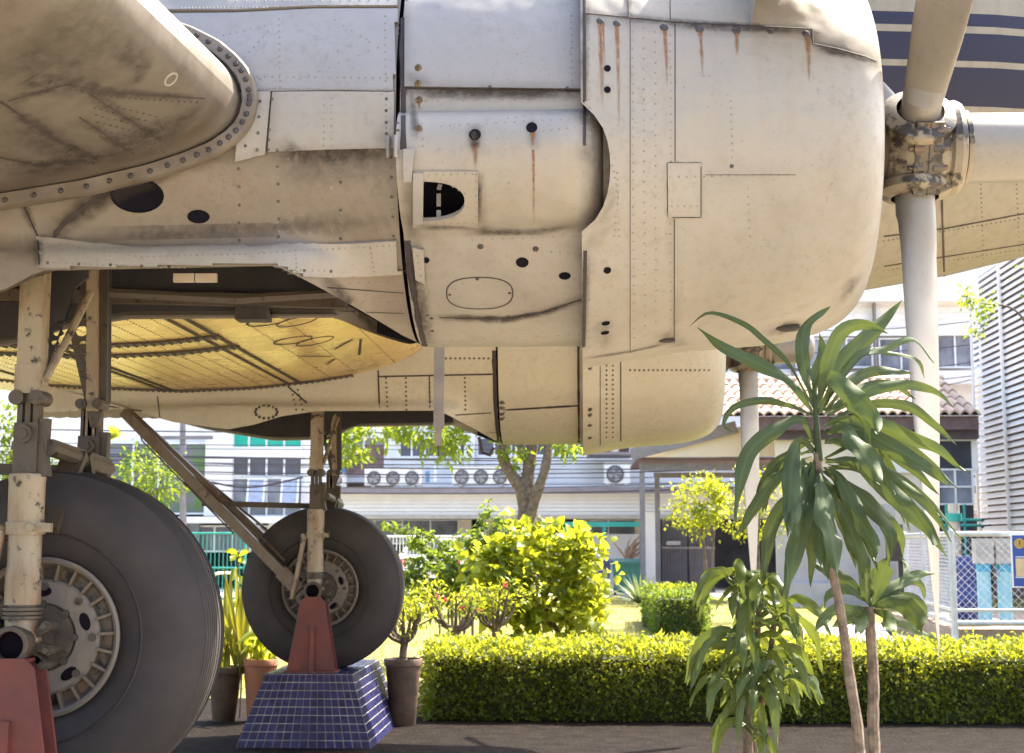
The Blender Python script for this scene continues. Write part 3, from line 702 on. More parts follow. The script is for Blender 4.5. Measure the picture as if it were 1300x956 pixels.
# rivets
rv = MB()
for l, st in (([(300, 97), (510, 99)], 9), ([(310, 112), (510, 114)], 4), ([(354, 24), (356, 110)], 8), ([(489, 20), (490, 112)], 9), ([(505, 20), (505, 112)], 8), ([(240, 55), (345, 30)], 9), ([(250, 75), (330, 100)], 10), ([(340, 40), (300, 85)], 9), ([(230, 10), (510, 8)], 4.5), ([(300, 2), (505, 0)], 12), ([(425, 25), (480, 60), (380, 100)], 13),
        ([(411, 125), (411, 185)], 9), ([(421, 125), (421, 185)], 9), ([(352, 190), (354, 305)], 11), ([(365, 190), (366, 305)], 11), ([(420, 195), (421, 303)], 11), ([(432, 195), (433, 303)], 11), ([(290, 215), (292, 305)], 11), ([(303, 215), (304, 305)], 11), ([(490, 125), (490, 170)], 8), ([(505, 122), (505, 165)], 8), ([(496, 200), (499, 300)], 13),
        ([(60, 309), (180, 326), (320, 322), (510, 311)], 8), ([(60, 333), (180, 338), (320, 342), (420, 344)], 8), ([(375, 318), (377, 345)], 6), ([(470, 316), (475, 345)], 6),
        ([(725, 20), (726, 110)], 8), ([(540, 128), (735, 126)], 16), ([(560, 160), (735, 150)], 12), ([(645, 150), (740, 140)], 11), ([(700, 165), (740, 160)], 10), ([(535, 128), (537, 185)], 10), ([(600, 305), (740, 300)], 13), ([(700, 320), (742, 322)], 10),
        ([(530, 325), (534, 350), (546, 430)], 8), ([(520, 360), (528, 400), (536, 440)], 8), ([(560, 432), (735, 425)], 14), ([(460, 385), (530, 383)], 12), ([(455, 360), (520, 358)], 12), ([(604, 222), (605, 284)], 9), ([(545, 222), (600, 221)], 9), ([(545, 283), (600, 284)], 9), ([(560, 228), (590, 246)], 9), ([(575, 276), (592, 262)], 9),
        ([(803, 40), (805, 440)], 11), ([(817, 35), (819, 440)], 13), ([(832, 40), (833, 435)], 13), ([(851, 45), (852, 205)], 10), ([(851, 285), (852, 430)], 12), ([(784, 220), (786, 300)], 8), ([(748, 50), (749, 180)], 11), ([(748, 330), (748, 440)], 10), ([(778, 210), (785, 250), (780, 300)], 8), ([(928, 128), (930, 200)], 9), ([(851, 225), (1000, 222)], 11), ([(950, 240), (952, 300)], 10), ([(853, 262), (885, 262)], 8)):
    rivet_line(rv, NP, l, st, .0042, 0, .25)
rv.build('rivet', M_RIVET, plane, kind='stuff')
rv = MB()
for (x, y) in [(lerp(357, 505, i / 30), 12 + random.uniform(-1, 1)) for i in range(0)]: pass
for l, st in (([(352, 190), (354, 300)], 22), ([(432, 195), (433, 303)], 33), ([(496, 200), (499, 300)], 26), ([(303, 215), (304, 305)], 22), ([(505, 122), (505, 165)], 8), ([(490, 125), (490, 170)], 16), ([(345, 126), (340, 190)], 13), ([(315, 130), (312, 185)], 18), ([(330, 128), (326, 190)], 20), ([(60, 333), (180, 338), (320, 342), (420, 344)], 40)):
    rivet_line(rv, NP, l, st, .0058, .001, .6)
rv.build('dirty_rivet', M_SRIV, plane, kind='stuff')
# big screws with slots, rusty cowl screws with their run-off
for (x, y) in ((531, 86), (531, 106), (532, 127), (532, 163)):
    h = hit(NP, x, y); g = MB(); rivet(g, h[0], h[1], .0135, .35); rivet(g, h[0], h[1], .0135, .35); s = g.build('slotted_screw', M_BRASS, plane)
    q = h[0] + h[1] * .0052; MB().bar(q - Vector((0, 0, .010)), q + Vector((0, 0, .010)), .003, .002, h[1]).build('screw_slot', M_GRIME, s)
for (x, y, r) in ((762, 27, .014), (783, 30, .014), (843, 35, .0155), (888, 37, .0155), (935, 39, .015), (978, 40, .012), (1023, 43, .0145), (610, 313, .011), (680, 316, .011), (606, 354, .007), (647, 372, .006), (571, 374, .006), (548, 404, .008), (549, 420, .008), (720, 112, .006), (622, 110, .006), (929, 211, .007), (543, 400, .006)):
    h = hit(NP, x, y); g = MB(); rivet(g, h[0] + h[1] * .001, h[1], r, .4); g.build('screw', M_DRIV, plane)
for pts, wd in (([(762, 28), (763, 70), (764, 92), (765, 140)], .014), ([(766, 30), (768, 92)], .006), ([(783, 33), (785, 95), (786, 160)], .0115), ([(844, 38), (846, 75), (847, 115)], .012), ([(889, 39), (891, 70), (892, 98)], .011), ([(935, 42), (936, 72)], .012), ([(1024, 44), (1027, 72), (1027, 106)], .015), ([(603, 182), (604, 214)], .016), ([(676, 168), (677, 186)], .012), ([(677, 190), (678, 285)], .008), ([(532, 130), (532, 142)], .008)):
    streak(NP, pts, wd * .72, M_RUST, 'rust_streak', plane)
for pts, wd, a_ in (([(742, 455), (800, 446), (856, 434)], .02, .8), ([(560, 403), (640, 406), (692, 397), (738, 382)], .03, .8), ([(600, 165), (604, 190)], .025, .9), ([(340, 192), (420, 191), (510, 190)], .05, .7), ([(845, 30), (940, 36), (1028, 40)], .022, .9), ([(1033, 60), (1080, 70), (1122, 86)], .025, .9), ([(515, 116), (640, 118), (740, 120)], .03, .9),
        ([(0, 238), (120, 215), (220, 185), (270, 150)], .06, .8), ([(100, 300), (240, 296), (400, 285), (505, 280)], .07, .45), ([(345, 205), (430, 204), (508, 203)], .10, .4), ([(524, 288), (606, 289)], .02, .6), ([(607, 218), (608, 286)], .016, .7), ([(590, 293), (670, 295), (730, 287)], .028, .7), ([(70, 300), (100, 270), (140, 246), (230, 215)], .05, .8), ([(990, 418), (1010, 416)], .05, .9), ([(1088, 345), (1070, 385)], .05, .4), ([(530, 180), (520, 110)], .02, .6), ([(520, 320), (545, 440)], .035, .6), ([(410, 353), (505, 443)], .03, .7)):  # the wide one below the side plate also paints its shadow
    streak(NP, pts, wd, M_SMEAR, 'grime_shade_smear', plane, a_, .0025, True)
# small cleats by the seam, dark block under the cowl
for dx in (0, 9):
    g = MB(); h = hit(NP, 494 + dx, 181); g.tube([h[0] + h[1] * .01 + Vector((0, 0, .02)), h[0] + h[1] * .02 - Vector((0, 0, .02)), h[0] + h[1] * .012 - Vector((0, 0, .05))], .006, 8); g.build('wire_cleat', M_WHITE, plane)
for (x, y, s) in ((1000, 416, .03), (846, 432, .02), (505, 443, .015)):
    h = hit(NP, x, y)
    if h: MB().ball(h[0], s, 10, (1.6, 1, .5)).build('drain_fitting', M_GRIME, plane)
# pale strips painted for the lit slot inside the exhaust opening
for (y0, y1) in ((234, 241), (246, 262), (267, 276)):
    a, b = at(557 + (0 if y0 > 240 else 2), y0, 4.82), at(557, y1, 4.82); MB().bar(a, b, .014, .006, (0, 1, 0)).build('lit_slot_strip', M_WHITE, plane)
# far nacelle: seams, joint line, rivets
sm = MB()
for l, wd in (([(627, 445), (629, 520), (634, 566)], .035), ([(632, 521), (733, 515)], .02), ([(480, 478), (626, 475)], .012), ([(734, 430), (735, 575)], .02), ([(788, 440), (788, 560)], .008), ([(762, 435), (762, 565)], .005), ([(545, 478), (546, 525)], .008), ([(578, 527), (624, 524)], .008), ([(590, 550), (630, 549)], .006), ([(560, 420), (562, 480)], .005)):
    sm = MB(); ribbon(sm, FB, l, wd, .002); sm.build('panel_seam', M_SEAM, plane)
for l, wd in (([(200, 503), (203, 530)], .008), ([(365, 490), (390, 512)], .012), ([(480, 470), (482, 525)], .012), ([(140, 516), (180, 522)], .01)): 
    sm = MB(); ribbon(sm, FB, l, wd, .002); sm.build('panel_seam', M_SEAM, plane)
rv = MB()
for l in ([(545, 480), (546, 522)], [(490, 480), (492, 522)], [(778, 440), (778, 555)], [(770, 440), (770, 555)], [(640, 512), (640, 530)], [(515, 480), (516, 520)], [(590, 480), (591, 520)], [(370, 495), (376, 520)], [(378, 495), (384, 520)], [(800, 470), (900, 470)], [(560, 455), (620, 455)]): rivet_line(rv, FB, l, 6, .009)
for (x, y) in ((749, 467), (749, 520), (749, 527), (749, 540), (749, 556), (637, 511), (637, 518), (637, 526), (637, 532)):
    h = hit(FB, x, y)
    if h: rivet(rv, h[0], h[1], .018, .4)
rv.build('far_rivet', M_SRIV, plane, kind='stuff')
ov = [(338 + 14 * math.cos(a), 523 + 8 * math.sin(a)) for a in [i * math.tau / 14 for i in range(14)]]
rv = MB()
for q in ov:
    h = hit(FB, *q)
    if h: rivet(rv, h[0], h[1], .012, .5)
rv.build('cover_screw', M_DRIV, plane, kind='stuff')
MB().tube([at(608, 555, 10.9), at(612, 575, 10.9), at(622, 578, 10.9), at(627, 568, 10.9)], .012, 8).build('drain_pipe', M_DRIV, plane)
# beam and boxes in the near wheel well
MB().bar((-3.4, YC + .53, 2.40), (-.85, YC + .53, 2.33), .07, .05).build('well_beam', M_GEARD, plane)
a = at(322, 392, 6.0); MB().box(a, (.13, .10, .10)).build('well_bracket', M_GRIME, plane)
a = at(322, 375, 6.05); MB().box(a, (.10, .04, .12)).build('well_bracket', M_GRIME, plane)
for px in (234, 262): MB().box(at(px, 353, 5.25), (.075, .02, .03)).build('placard', plain('dull_placard', (.45, .38, .32), .6), plane)
MB().tube([at(140, 372, 5.6), at(300, 380, 5.6), at(430, 372, 5.6)], .018, 8).build('well_pipe', M_GEARD, plane)
# ---- propellers
M_OILD = worn('black_oily_metal', (.10, .085, .065), under=(.02, .017, .015), lo=.5, sc=8)
def propeller(yc, tilt=0.0):
    hub0 = Vector((1.228, yc, 2.80))
    hb = MB()
    hb.lathe([(.02, -.19), (.09, -.19), (.115, -.17), (.12, -.13), (.15, -.10), (.17, -.04), (.172, .04), (.155, .085), (.17, .095), (.175, .12), (.165, .14), (.148, .145), (.13, .15), (.02, .15)], hub0, (1, 0, 0), 72)
    hb.cyl(hub0 - Vector((.40, 0, 0)), hub0 - Vector((.15, 0, 0)), .085, n=20)
    hb = hb.build('propeller', M_OIL, plane)
    cl = MB()   # bolted clamps between the blade sockets
    for k in range(3):
        a = R(-86 + 60 + 120 * k); rad = Vector((0, -math.cos(a), math.sin(a)))
        cl_o = hub0 + rad * .165; tg = Vector((1, 0, 0)).cross(rad)
        for j, zz in enumerate((-.10, -.035, .035, .10)):
            p = cl_o + tg * zz
            for sx in (-1, 1): cl.tube([p + Vector((sx * .03 - .012 * sx, 0, 0)), p + Vector((sx * .052, 0, 0))], .018, 10)
            cl.tube([p + Vector((-.07, 0, 0)), p + Vector((.07, 0, 0))], .009, 8)
        for sx in (-1, 1): cl.bar(cl_o + tg * -.13 + Vector((sx * .022, 0, 0)), cl_o + tg * .13 + Vector((sx * .022, 0, 0)), .022, .05, (1, 0, 0))
    cl.build('hub_clamp', M_OILD, hb)
    dm = MB(); dm.lathe([(.130, .15), (.128, .17), (.126, .40), (.118, .425), (.095, .45), (.06, .463), (.001, .468)], hub0, (1, 0, 0), 72); dm.build('hub_dome', M_BLADE, hb)
    g = MB(); g.lathe([(.132, .148), (.138, .152), (.138, .168), (.132, .172)], hub0, (1, 0, 0), 72); g.build('dome_ring', M_OIL, hb)
    for k, a in enumerate((R(-86), R(34), R(154))):
        rad = Vector((0, -math.cos(a), math.sin(a))); tg = Vector((1, 0, 0)).cross(rad); rad = rad.normalized()
        c = MB(); c.lathe([(.125, .06), (.13, .10), (.12, .125), (.132, .135), (.134, .165), (.115, .18), (.085, .186)], hub0 - Vector((.022, 0, 0)), rad, 28); c.build('blade_socket', M_OIL, hb)
        RS = [.13, .22, .30, .40, .55, .75, .95, 1.15, 1.4, 1.6, 1.74, 1.83, 1.86]
        CH = [.145, .14, .15, .168, .20, .225, .24, .24, .222, .19, .15, .09, .03]
        TH = [1, .98, .82, .52, .30, .19, .14, .11, .09, .075, .07, .07, .07]
        PT = [90, 80, 66, 54, 46, 40, 35, 30, 24, 19, 15, 13, 12]
        def bp(u, v):
            r = lerp(.13, 1.86, u); c_ = interp(r, RS, CH); t_ = interp(r, RS, TH) * c_; th = R(interp(r, RS, PT)); q = v * math.tau
            xx = math.cos(q) * c_ / 2; yy = math.sin(q) * t_ / 2
            if t_ < c_ * .9: yy *= 1 if yy > 0 else .35
            fl = .98 if r > 1.8 else 1
            return hub0 - Vector((.022, 0, 0)) + rad * r * fl + Vector((1, 0, 0)) * (xx * math.sin(th) + yy * math.cos(th)) + tg * (xx * math.cos(th) - yy * math.sin(th))
        b = MB(); b.grid(bp, 44, 28); b.build('blade', M_BLADE, hb)
propeller(YC); propeller(YF)

# ---- undercarriage
AX = Vector((-1.89, 0, 1.05)); M_BRACE = worn('brown_brace_metal', (.155, .12, .085), rust=(.11, .062, .032), lo=.66)
def gear(yc):
    ax = Vector((AX.x, yc, AX.z))
    # wheel
    pr = [(.265, -.135), (.285, -.155), (.33, -.185), (.39, -.20), (.45, -.205), (.51, -.188), (.548, -.155)]
    ys = []
    for k, y in enumerate([-.135, -.115, -.095, -.075, -.055, -.035, 0, .035, .055, .075, .095, .115, .135]):
        r = .588 - .75 * (y * y) * 1.15; pr.append((r, y - .007)); pr.append((r - .007, y - .004)); pr.append((r - .007, y + .004)); pr.append((r, y + .007))
    pr += [(r, -y) for r, y in reversed([(.265, -.135), (.285, -.155), (.33, -.185), (.39, -.20), (.45, -.205), (.51, -.188), (.548, -.155)])]
    ty = MB(); ty.lathe(pr, ax, (0, 1, 0), 96); ty = ty.build('tyre', M_RUBBER, plane, ang=28)
    g = MB()
    for rr in (.362, .455): g.lathe([(rr - .006, .197 if rr > .4 else .193), (rr, .204 if rr > .4 else .20), (rr + .006, .197 if rr > .4 else .193)], ax, (0, -1, 0), 72)
    g.build('sidewall_ridge', M_RUBBER, ty)
    rim = MB()
    for s in (-1, 1):
        rim.lathe([(.275, .135), (.278, .165), (.268, .172), (.258, .165), (.25, .14), (.235, .115), (.205, .115), (.2, .14), (.19, .148), (.12, .15), (.10, .13), (.001, .13)], ax, (0, s, 0), 64)
    rm = rim.build('wheel_rim', M_RIM, ty)
    for s in (-1, 1): g = MB(); g.lathe([(.20, .1165), (.232, .119), (.262, .1165)], ax, (0, s, 0), 48); g.build('rim_groove', M_OILD, rm)
    for s in (-1, 1):
        for k in range(24):
            a = k * math.tau / 24 + .06; d = Vector((math.cos(a), 0, math.sin(a)))
            rb = MB(); rb.bar(ax + d * .20 + Vector((0, s * .134, 0)), ax + d * .262 + Vector((0, s * .134, 0)), .010, .045, (0, 1, 0)); rb.build('rim_rib', M_BRACE, rm)
    for s in (-1,):
        for k in range(5):
            a = k * math.tau / 5 + .35; d = Vector((math.cos(a), 0, math.sin(a)))
            h = MB(); t = Vector((-d.z, 0, d.x)); c = ax + d * .158 + Vector((0, s * .1505, 0))
            vs = [c + d * math.cos(q) * .018 + t * math.sin(q) * .032 for q in [i * math.tau / 18 for i in range(18)]]
            h.add(vs + [v + Vector((0, s * .0015, 0)) for v in vs], [tuple(range(18)), tuple(range(18, 36))] + [(i, (i + 1) % 18, 18 + (i + 1) % 18, 18 + i) for i in range(18)])
            h.build('rim_hole', M_HOLE, rm)
        for k in range(8):
            h = MB(); a = k * math.tau / 8; d = Vector((math.cos(a), 0, math.sin(a))); h.cyl(ax + d * .115 + Vector((0, s * .14, 0)), ax + d * .115 + Vector((0, s * .165, 0)), .013, n=8); h.build('rim_bolt', M_GEARD, rm); h = MB()
            h.cyl(ax + d * .175 + Vector((0, s * .147, 0)), ax + d * .175 + Vector((0, s * .156, 0)), .014, n=10); h.build('rim_bolt', M_GEARD, rm)
        dk = MB(); dk.lathe([(.10, .152), (.112, .1535), (.095, .156), (.001, .156)], ax, (0, s, 0), 30); dk.build('brake_drum', M_GEARD, rm)
    # struts either side
    for s in (-1, 1):
        y = yc + s * .33; o = Vector((AX.x - .01, y, 0)); out = Vector((0, s, 0))
        def z(v): return Vector((o.x, y, v))
        st = MB()
        if s < 0: st.bar(z(1.92), z(2.62), .082, .075, (0, 1, 0)); st.bar(z(1.885), z(1.985), .09, .083, (0, 1, 0))
        else: st.bar(z(1.72), z(1.90), .05, .05, (0, 1, 0))
        st = st.build('upper_strut', M_GEAR, plane)
        j = MB()
        for dx in (-.035, .035) if s < 0 else (): j.cyl(z(1.87) + Vector((dx, -.05, 0)), z(1.87) + Vector((dx, .05, 0)), .026, n=14)
        for dx in (-.028, 0, .028): j.bar(z(1.73) + Vector((dx, 0, 0)), z(1.91) + Vector((dx, 0, 0)), .018, .05, (0, 1, 0))
        j.build('strut_joint', M_GEARD, st)
        f = MB(); f.bar(z(1.60) + Vector((0, 0, 0)), z(1.785), .082, .075, (0, 1, 0)); f.cyl(z(1.745) + Vector((-.005, -.055, 0)), z(1.745) + Vector((-.005, .055, 0)), .032, n=14)
        f.cyl(z(1.745) + Vector((-.005, -.062, 0)), z(1.745) + Vector((-.005, .062, 0)), .018, n=12); f.bar(z(1.62) + Vector((.05, 0, 0)), z(1.80) + Vector((.055, 0, .0)), .03, .04, (0, 1, 0)); f.bar(z(1.60) + Vector((.06, 0, 0)), z(1.71) + Vector((.04, 0, 0)), .035, .05, (0, 1, 0)); f.build('strut_fitting', M_GEARD, st)
        lo = MB(); lo.lathe([(.04, 1.615), (.060, 1.61), (.0635, 1.60), (.061, 1.585), (.0605, 1.46), (.0595, 1.445)], (o.x, y, 0), (0, 0, 1), 28)
        lo.lathe([(.056, 1.45), (.056, 1.30), (.058, 1.295), (.060, 1.26), (.0605, 1.17), (.052, 1.17)], (o.x, y, 0), (0, 0, 1), 28); lo = lo.build('strut_cylinder', M_GEAR, plane)
        b = MB(); b.lathe([(.060, 1.405), (.066, 1.405), (.066, 1.448), (.060, 1.448)], (o.x, y, 0), (0, 0, 1), 28); b.cyl(z(1.428) + Vector((.04, -.075, 0)), z(1.428) + Vector((.04, .03, 0)), .014, n=12); b.bar(z(1.428) + Vector((.03, -.03, 0)), z(1.428) + Vector((.10, -.03, 0)), .03, .03, (0, 1, 0)); b.build('strut_band', M_GEAR, lo)
        b = MB()
        for zz in (1.128, 1.142, 1.156): b.lathe([(.058, zz - .006), (.068, zz - .005), (.068, zz + .005), (.058, zz + .006)], (o.x, y, 0), (0, 0, 1), 26)
        b.cyl(z(1.11), z(1.17), .055, n=24); b.build('strut_clamp', M_GEARD, lo)
        n_ = MB(); n_.lathe([(.056, 1.12), (.056, 1.08), (.07, 1.05), (.05, 1.02)], (o.x, y, 0), (0, 0, 1), 24); n_.build('strut_foot', M_GEAR, lo)
        # axle end: open tube with collar and brackets
        c = MB(); A = Vector((AX.x - .005, y, 1.04))
        c.lathe([(.058, -.15), (.058, .05), (.058, .085), (.064, .087), (.064, .115), (.056, .118), (.047, .116), (.045, .09), (.044, .068), (.001, .068)], A, out, 30); c = c.build('axle_tube', M_GEARD, plane)
        MB().lathe([(.0445, .10), (.0435, .072), (.001, .071)], A, out, 24).build('axle_bore', M_HOLE, c)
        for (dx, dz, l) in ((.09, .06, .06), (.10, -.02, .06), (.085, -.07, .05), (-.09, .05, .05), (-.095, -.05, .06)):
            k = MB(); k.bar(A + Vector((dx * .45, 0, dz * .45)), A + Vector((dx * 1.05, 0, dz)), .028, .04, (0, 1, 0)); k.cyl(A + Vector((dx, -.03, dz)), A + Vector((dx, .03, dz)), .017, n=12); k.cyl(A + Vector((dx, -.06, dz)), A + Vector((dx, .07, dz)), .010, n=10); k.build('axle_lug', M_GEARD, c)
        r = MB(); r.tube([z(1.42) + Vector((-.075, s * .02, 0)), A + Vector((-.16, s * .02, -.06))], .017, 10); r.cyl(z(1.42) + Vector((-.09, -.02, 0)), z(1.42) + Vector((-.04, .03, 0)), .02, n=10); r.build('side_rod', M_GEAR, plane)
        # drag strut back to the wing
        top = Vector((-3.42, yc + s * .05, 2.36)); bot = A + Vector((-.11, -s * .0, 0)); d = top - bot
        q = MB(); q.bar(bot + d * .04, bot + d * .98, .072, .055, (0, 1, 0)); q.cyl(bot + d * .52 - out * .05, bot + d * .52 + out * .05, .03, n=12)
        q.bar(bot, bot + d * .10, .10, .045, (0, 1, 0)); q = q.build('drag_strut', M_BRACE, plane)
        q2 = MB(); q2.tube([bot + d * .10 + Vector((.05, 0, -.04)), bot + d * .30 + Vector((.03, 0, -.05)), bot + d * .62 + Vector((-.02, 0, -.05))], .012, 8); q2.tube([bot + d * .34 - Vector((.02, 0, .05)), bot + d * .85 - Vector((.03, 0, .045)), bot + d * .9], .006, 8)
        q2.tube([bot + d * .12 + Vector((.05, 0, .05)), bot + d * .25 + Vector((.05, 0, .05)), bot + d * .6 + Vector((.02, 0, .02))], .010, 8); q2.build('drag_rod', M_GEARD, q)
    # cross pieces between the struts
    y0, y1 = yc - .33, yc + .33; X = AX.x
    t = MB(); t.tube([(X + .06, y0, 1.70), (X + .06, y1, 1.66)], .028, 10); t.bar((X + .05, y0, 1.715), (X + .05, y1, 1.68), .05, .03); t.build('cross_tube', M_GEARD, plane)
    t = MB(); t.bar((X + .05, yc - .02, 1.70), (X + .03, y0 + .08, 1.42), .085, .03, (0, 1, 0)); t.bar((X + .05, yc + .02, 1.70), (X + .03, y1 - .08, 1.42), .085, .03, (0, 1, 0)); t.build('torque_link', M_GEARD, plane)
    t = MB(); t.bar((X - .9, yc - .05, 1.66), (X + .0, yc + .1, 1.64), .05, .04); t.build('retract_rod', M_GEARD, plane)
    # truss plates with lightening holes, measured on the near gear
    def G(x, y, dy): v_ = at(x / 3.416, 320 + y / 3.416, YC + dy); v_.y += yc - YC; return v_
    def hole(x, y, rx, ry, dy): return [G(x + rx * math.cos(a), y + ry * math.sin(a), dy) for a in [i * math.tau / 16 for i in range(16)]]
    p = MB(); p.plate([G(186, -30, -.15), G(385, -30, -.15), G(382, 110, -.15), G(330, 150, -.15), G(198, 530, -.15), G(190, 500, -.15)], [hole(262, 302, 24, 14, -.15), hole(250, 350, 22, 14, -.15), hole(236, 393, 17, 11, -.15)], .012, (0, 1, 0)); p.build('truss_plate', M_WELL, plane)
    p = MB(); p.plate([G(380, -30, .22), G(470, -30, .22), G(462, 640, .22), G(420, 760, .22), G(392, 760, .22), G(368, 650, .22), G(306, 372, .22), G(330, 250, .22)], [hole(360, 277, 21, 20, .22), hole(353, 342, 27, 23, .22), hole(360, 400, 20, 15, .22), hole(370, 455, 12, 16, .22)], .012, (0, 1, 0)); p.build('truss_plate', M_GEARD, plane)
    p = MB(); p.bar(G(404, -30, .20), G(402, 690, .20), .035, .05, (0, 1, 0)); p.build('truss_post', M_GEAR, plane)
    p = MB(); p.bar(G(447, -30, .26), G(442, 650, .26), .055, .05, (0, 1, 0)); p.build('truss_post', M_WELL, plane)
    for x in (366, 438): p = MB(); v_ = G(x, 662, .20); p.cyl(v_ - Vector((0, .05, 0)), v_ + Vector((0, .05, 0)), .020, n=12); p.cyl(v_ - Vector((0, .06, 0)), v_ + Vector((0, .05, 0)), .010, n=8); p.build('truss_pin', M_GEARD, plane)
    MB().tube([G(392, 178, -.05), G(290, 380, -.2), G(196, 552, -.34)], .0145, 8).build('lock_rod', M_GEAR, plane)
gear(YC); gear(YF)
print('plane parts', len(plane.children_recursive))
# ================================================================== SETTING
def sheet(name, pts, z, mat_, th=.004):
    g = MB(); n = len(pts); g.add([(x, y, z) for x, y in pts] + [(x, y, z - th) for x, y in pts], [tuple(range(n)), tuple(range(2 * n - 1, n - 1, -1))] + [(i, (i + 1) % n, n + (i + 1) % n, n + i) for i in range(n)])
    return struct(g.build(name, mat_, flat=True))
M_PAVE = plain('tan_paving', (.38, .32, .225), .9, var=.15, scale=1.5)
m, nt, bs = new_mat('dark_soil'); v = coords(nt)
nt.links.new(mix(nt, noise_fac(nt, v, 7, .35, .7), (.008, .006, .005), (.02, .015, .012)), bs.inputs['Base Color']); bs.inputs['Roughness'].default_value = .95; bs.inputs['Specular IOR Level'].default_value = .08
bump(nt, bs, noise_fac(nt, v, 30, .2, .8), .9, .03); M_SOIL = m
m, nt, bs = new_mat('lawn_turf'); v = coords(nt)
c = mix(nt, noise_fac(nt, v, .35, .4, .65), (.19, .18, .035), (.34, .27, .09)); c = mix(nt, noise_fac(nt, v, 9, .35, .7), c, (.15, .155, .025)); nt.links.new(c, bs.inputs['Base Color']); bs.inputs['Roughness'].default_value = .9
bump(nt, bs, noise_fac(nt, v, 40, .2, .8), .8, .04); M_LAWN = m
g = MB(); g.box((0, 60, -.06), (300, 300, .12)); struct(g.build('ground', M_PAVE, flat=True))
sheet('soil_bed', [(-9, 9.3), (9, 9.3), (9, 13.6), (-9, 13.6)], .006, M_SOIL)
sheet('lawn', [(-40, 13.6), (40, 13.6), (40, 38.5), (-40, 38.5)], .008, M_LAWN)
sheet('road', [(-60, 38.5), (60, 38.5), (60, 44.6), (-60, 44.6)], .006, plain('pale_concrete_drive', (.52, .48, .44), .9, var=.1, scale=.8))
pp = [at(x, y, Z=0) for x, y in ((1000, 800), (1040, 830), (1215, 836), (1222, 796), (1100, 792))]
sheet('path', [(p.x, p.y) for p in pp], .014, plain('pale_concrete', (.50, .47, .42), .85, var=.1, scale=2))

def mesh_quick(name, V, F, mat_, parent=None, tint=None, loc=(0, 0, 0), smooth=True):
    off = np.array(WL.get(parent.name, Vector()) if parent else loc); V = np.asarray(V, dtype=np.float64) - off
    me = bpy.data.meshes.new(name); F = np.asarray(F); k = F.shape[1]
    me.vertices.add(len(V)); me.vertices.foreach_set('co', V.ravel().astype(np.float32))
    me.loops.add(F.size); me.loops.foreach_set('vertex_index', F.ravel().astype(np.int32))
    me.polygons.add(len(F)); me.polygons.foreach_set('loop_start', (np.arange(len(F)) * k).astype(np.int32)); me.polygons.foreach_set('loop_total', np.full(len(F), k, dtype=np.int32))
    me.update(); me.validate(); me.materials.append(mat_)
    if smooth: me.polygons.foreach_set('use_smooth', np.ones(len(F), dtype=bool))
    if tint is not None:
        a = me.attributes.new('tint', 'FLOAT', 'POINT'); a.data.foreach_set('value', np.asarray(tint, dtype=np.float32))
    o = bpy.data.objects.new(name, me); COL.objects.link(o)
    if parent: o.parent = parent; WL[o.name] = Vector(off)
    else: o.location = loc; WL[o.name] = Vector(loc)
    return o
def unit(a): return a / np.maximum(1e-9, np.linalg.norm(a, axis=-1, keepdims=True))
def leaves(name, P, D, L, W, mat_, parent=None, loc=(0, 0, 0), fold=.25, droop=.25):
    """many small folded leaves: base P, direction D"""
    n = len(P); D = unit(D); up = RNG.normal(size=(n, 3)) + np.array([0, 0, 1.2]); X = unit(np.cross(D, up)); Z = np.cross(X, D)
    L = (np.full(n, L) if np.isscalar(L) else L) * RNG.uniform(.65, 1.3, n); L = L[:, None]; W = L * W
    mid = P + D * L * .45; tip = P + D * L - Z * L * droop
    V = np.stack([P, mid - X * W * .5 + Z * W * fold, mid + X * W * .5 + Z * W * fold, tip, mid + D * L * .05], 1).reshape(-1, 3)
    b = (np.arange(n) * 5)[:, None]
    F = np.concatenate([b + [0, 4, 1], b + [0, 2, 4], b + [1, 4, 3], b + [4, 2, 3]], 0)
    t = np.repeat(RNG.uniform(0, 1, n), 5)
    return mesh_quick(name, V, F, mat_, parent, t, loc)
def big_leaves(name, P, D, L, W, mat_, parent, fold=.18, droop=.3):
    """rounded broad leaves, folded along the midrib"""
    n = len(P); D = unit(D); up = RNG.normal(size=(n, 3)) * .8 + np.array([0, 0, 1.2]); X = unit(np.cross(D, up)); Z = np.cross(X, D)
    L = (L * RNG.uniform(.6, 1.12, n))[:, None]; W = L * W; q = [(0, 0), (.10, .62), (.32, 1.0), (.62, .78), (.85, .34), (1.0, 0)]; V = []
    for t, w_ in q:
        m = P + D * L * t - Z * L * droop * t * t
        V += [m - X * W * .5 * w_ + Z * W * fold * w_, m, m + X * W * .5 * w_ + Z * W * fold * w_]
    V = np.stack(V, 1).reshape(-1, 3); b = (np.arange(n) * 18)[:, None]
    F = np.concatenate([b + [i * 3 + k, i * 3 + k + 1, i * 3 + k + 4, i * 3 + k + 3] for i in range(5) for k in (0, 1)], 0)
    t = np.repeat(RNG.uniform(0, 1, n), 18); return mesh_quick(name, V, F, mat_, parent, t)
def clumps(c, rad, ncl, per, sig, shell=.6):
    """points in clumps spread through an ellipsoid, thicker towards its outside"""
    u = unit(RNG.normal(size=(ncl, 3))); r = RNG.uniform(shell, 1, ncl) ** .7; Cc = np.array(c) + u * r[:, None] * np.array(rad)
    P = np.repeat(Cc, per, 0) + RNG.normal(size=(ncl * per, 3)) * sig * (.6 + RNG.uniform(0, .8, (ncl, 1)).repeat(per, 0))
    D = unit((P - np.array(c)) / np.array(rad)) + RNG.normal(size=P.shape) * .6
    return P, D
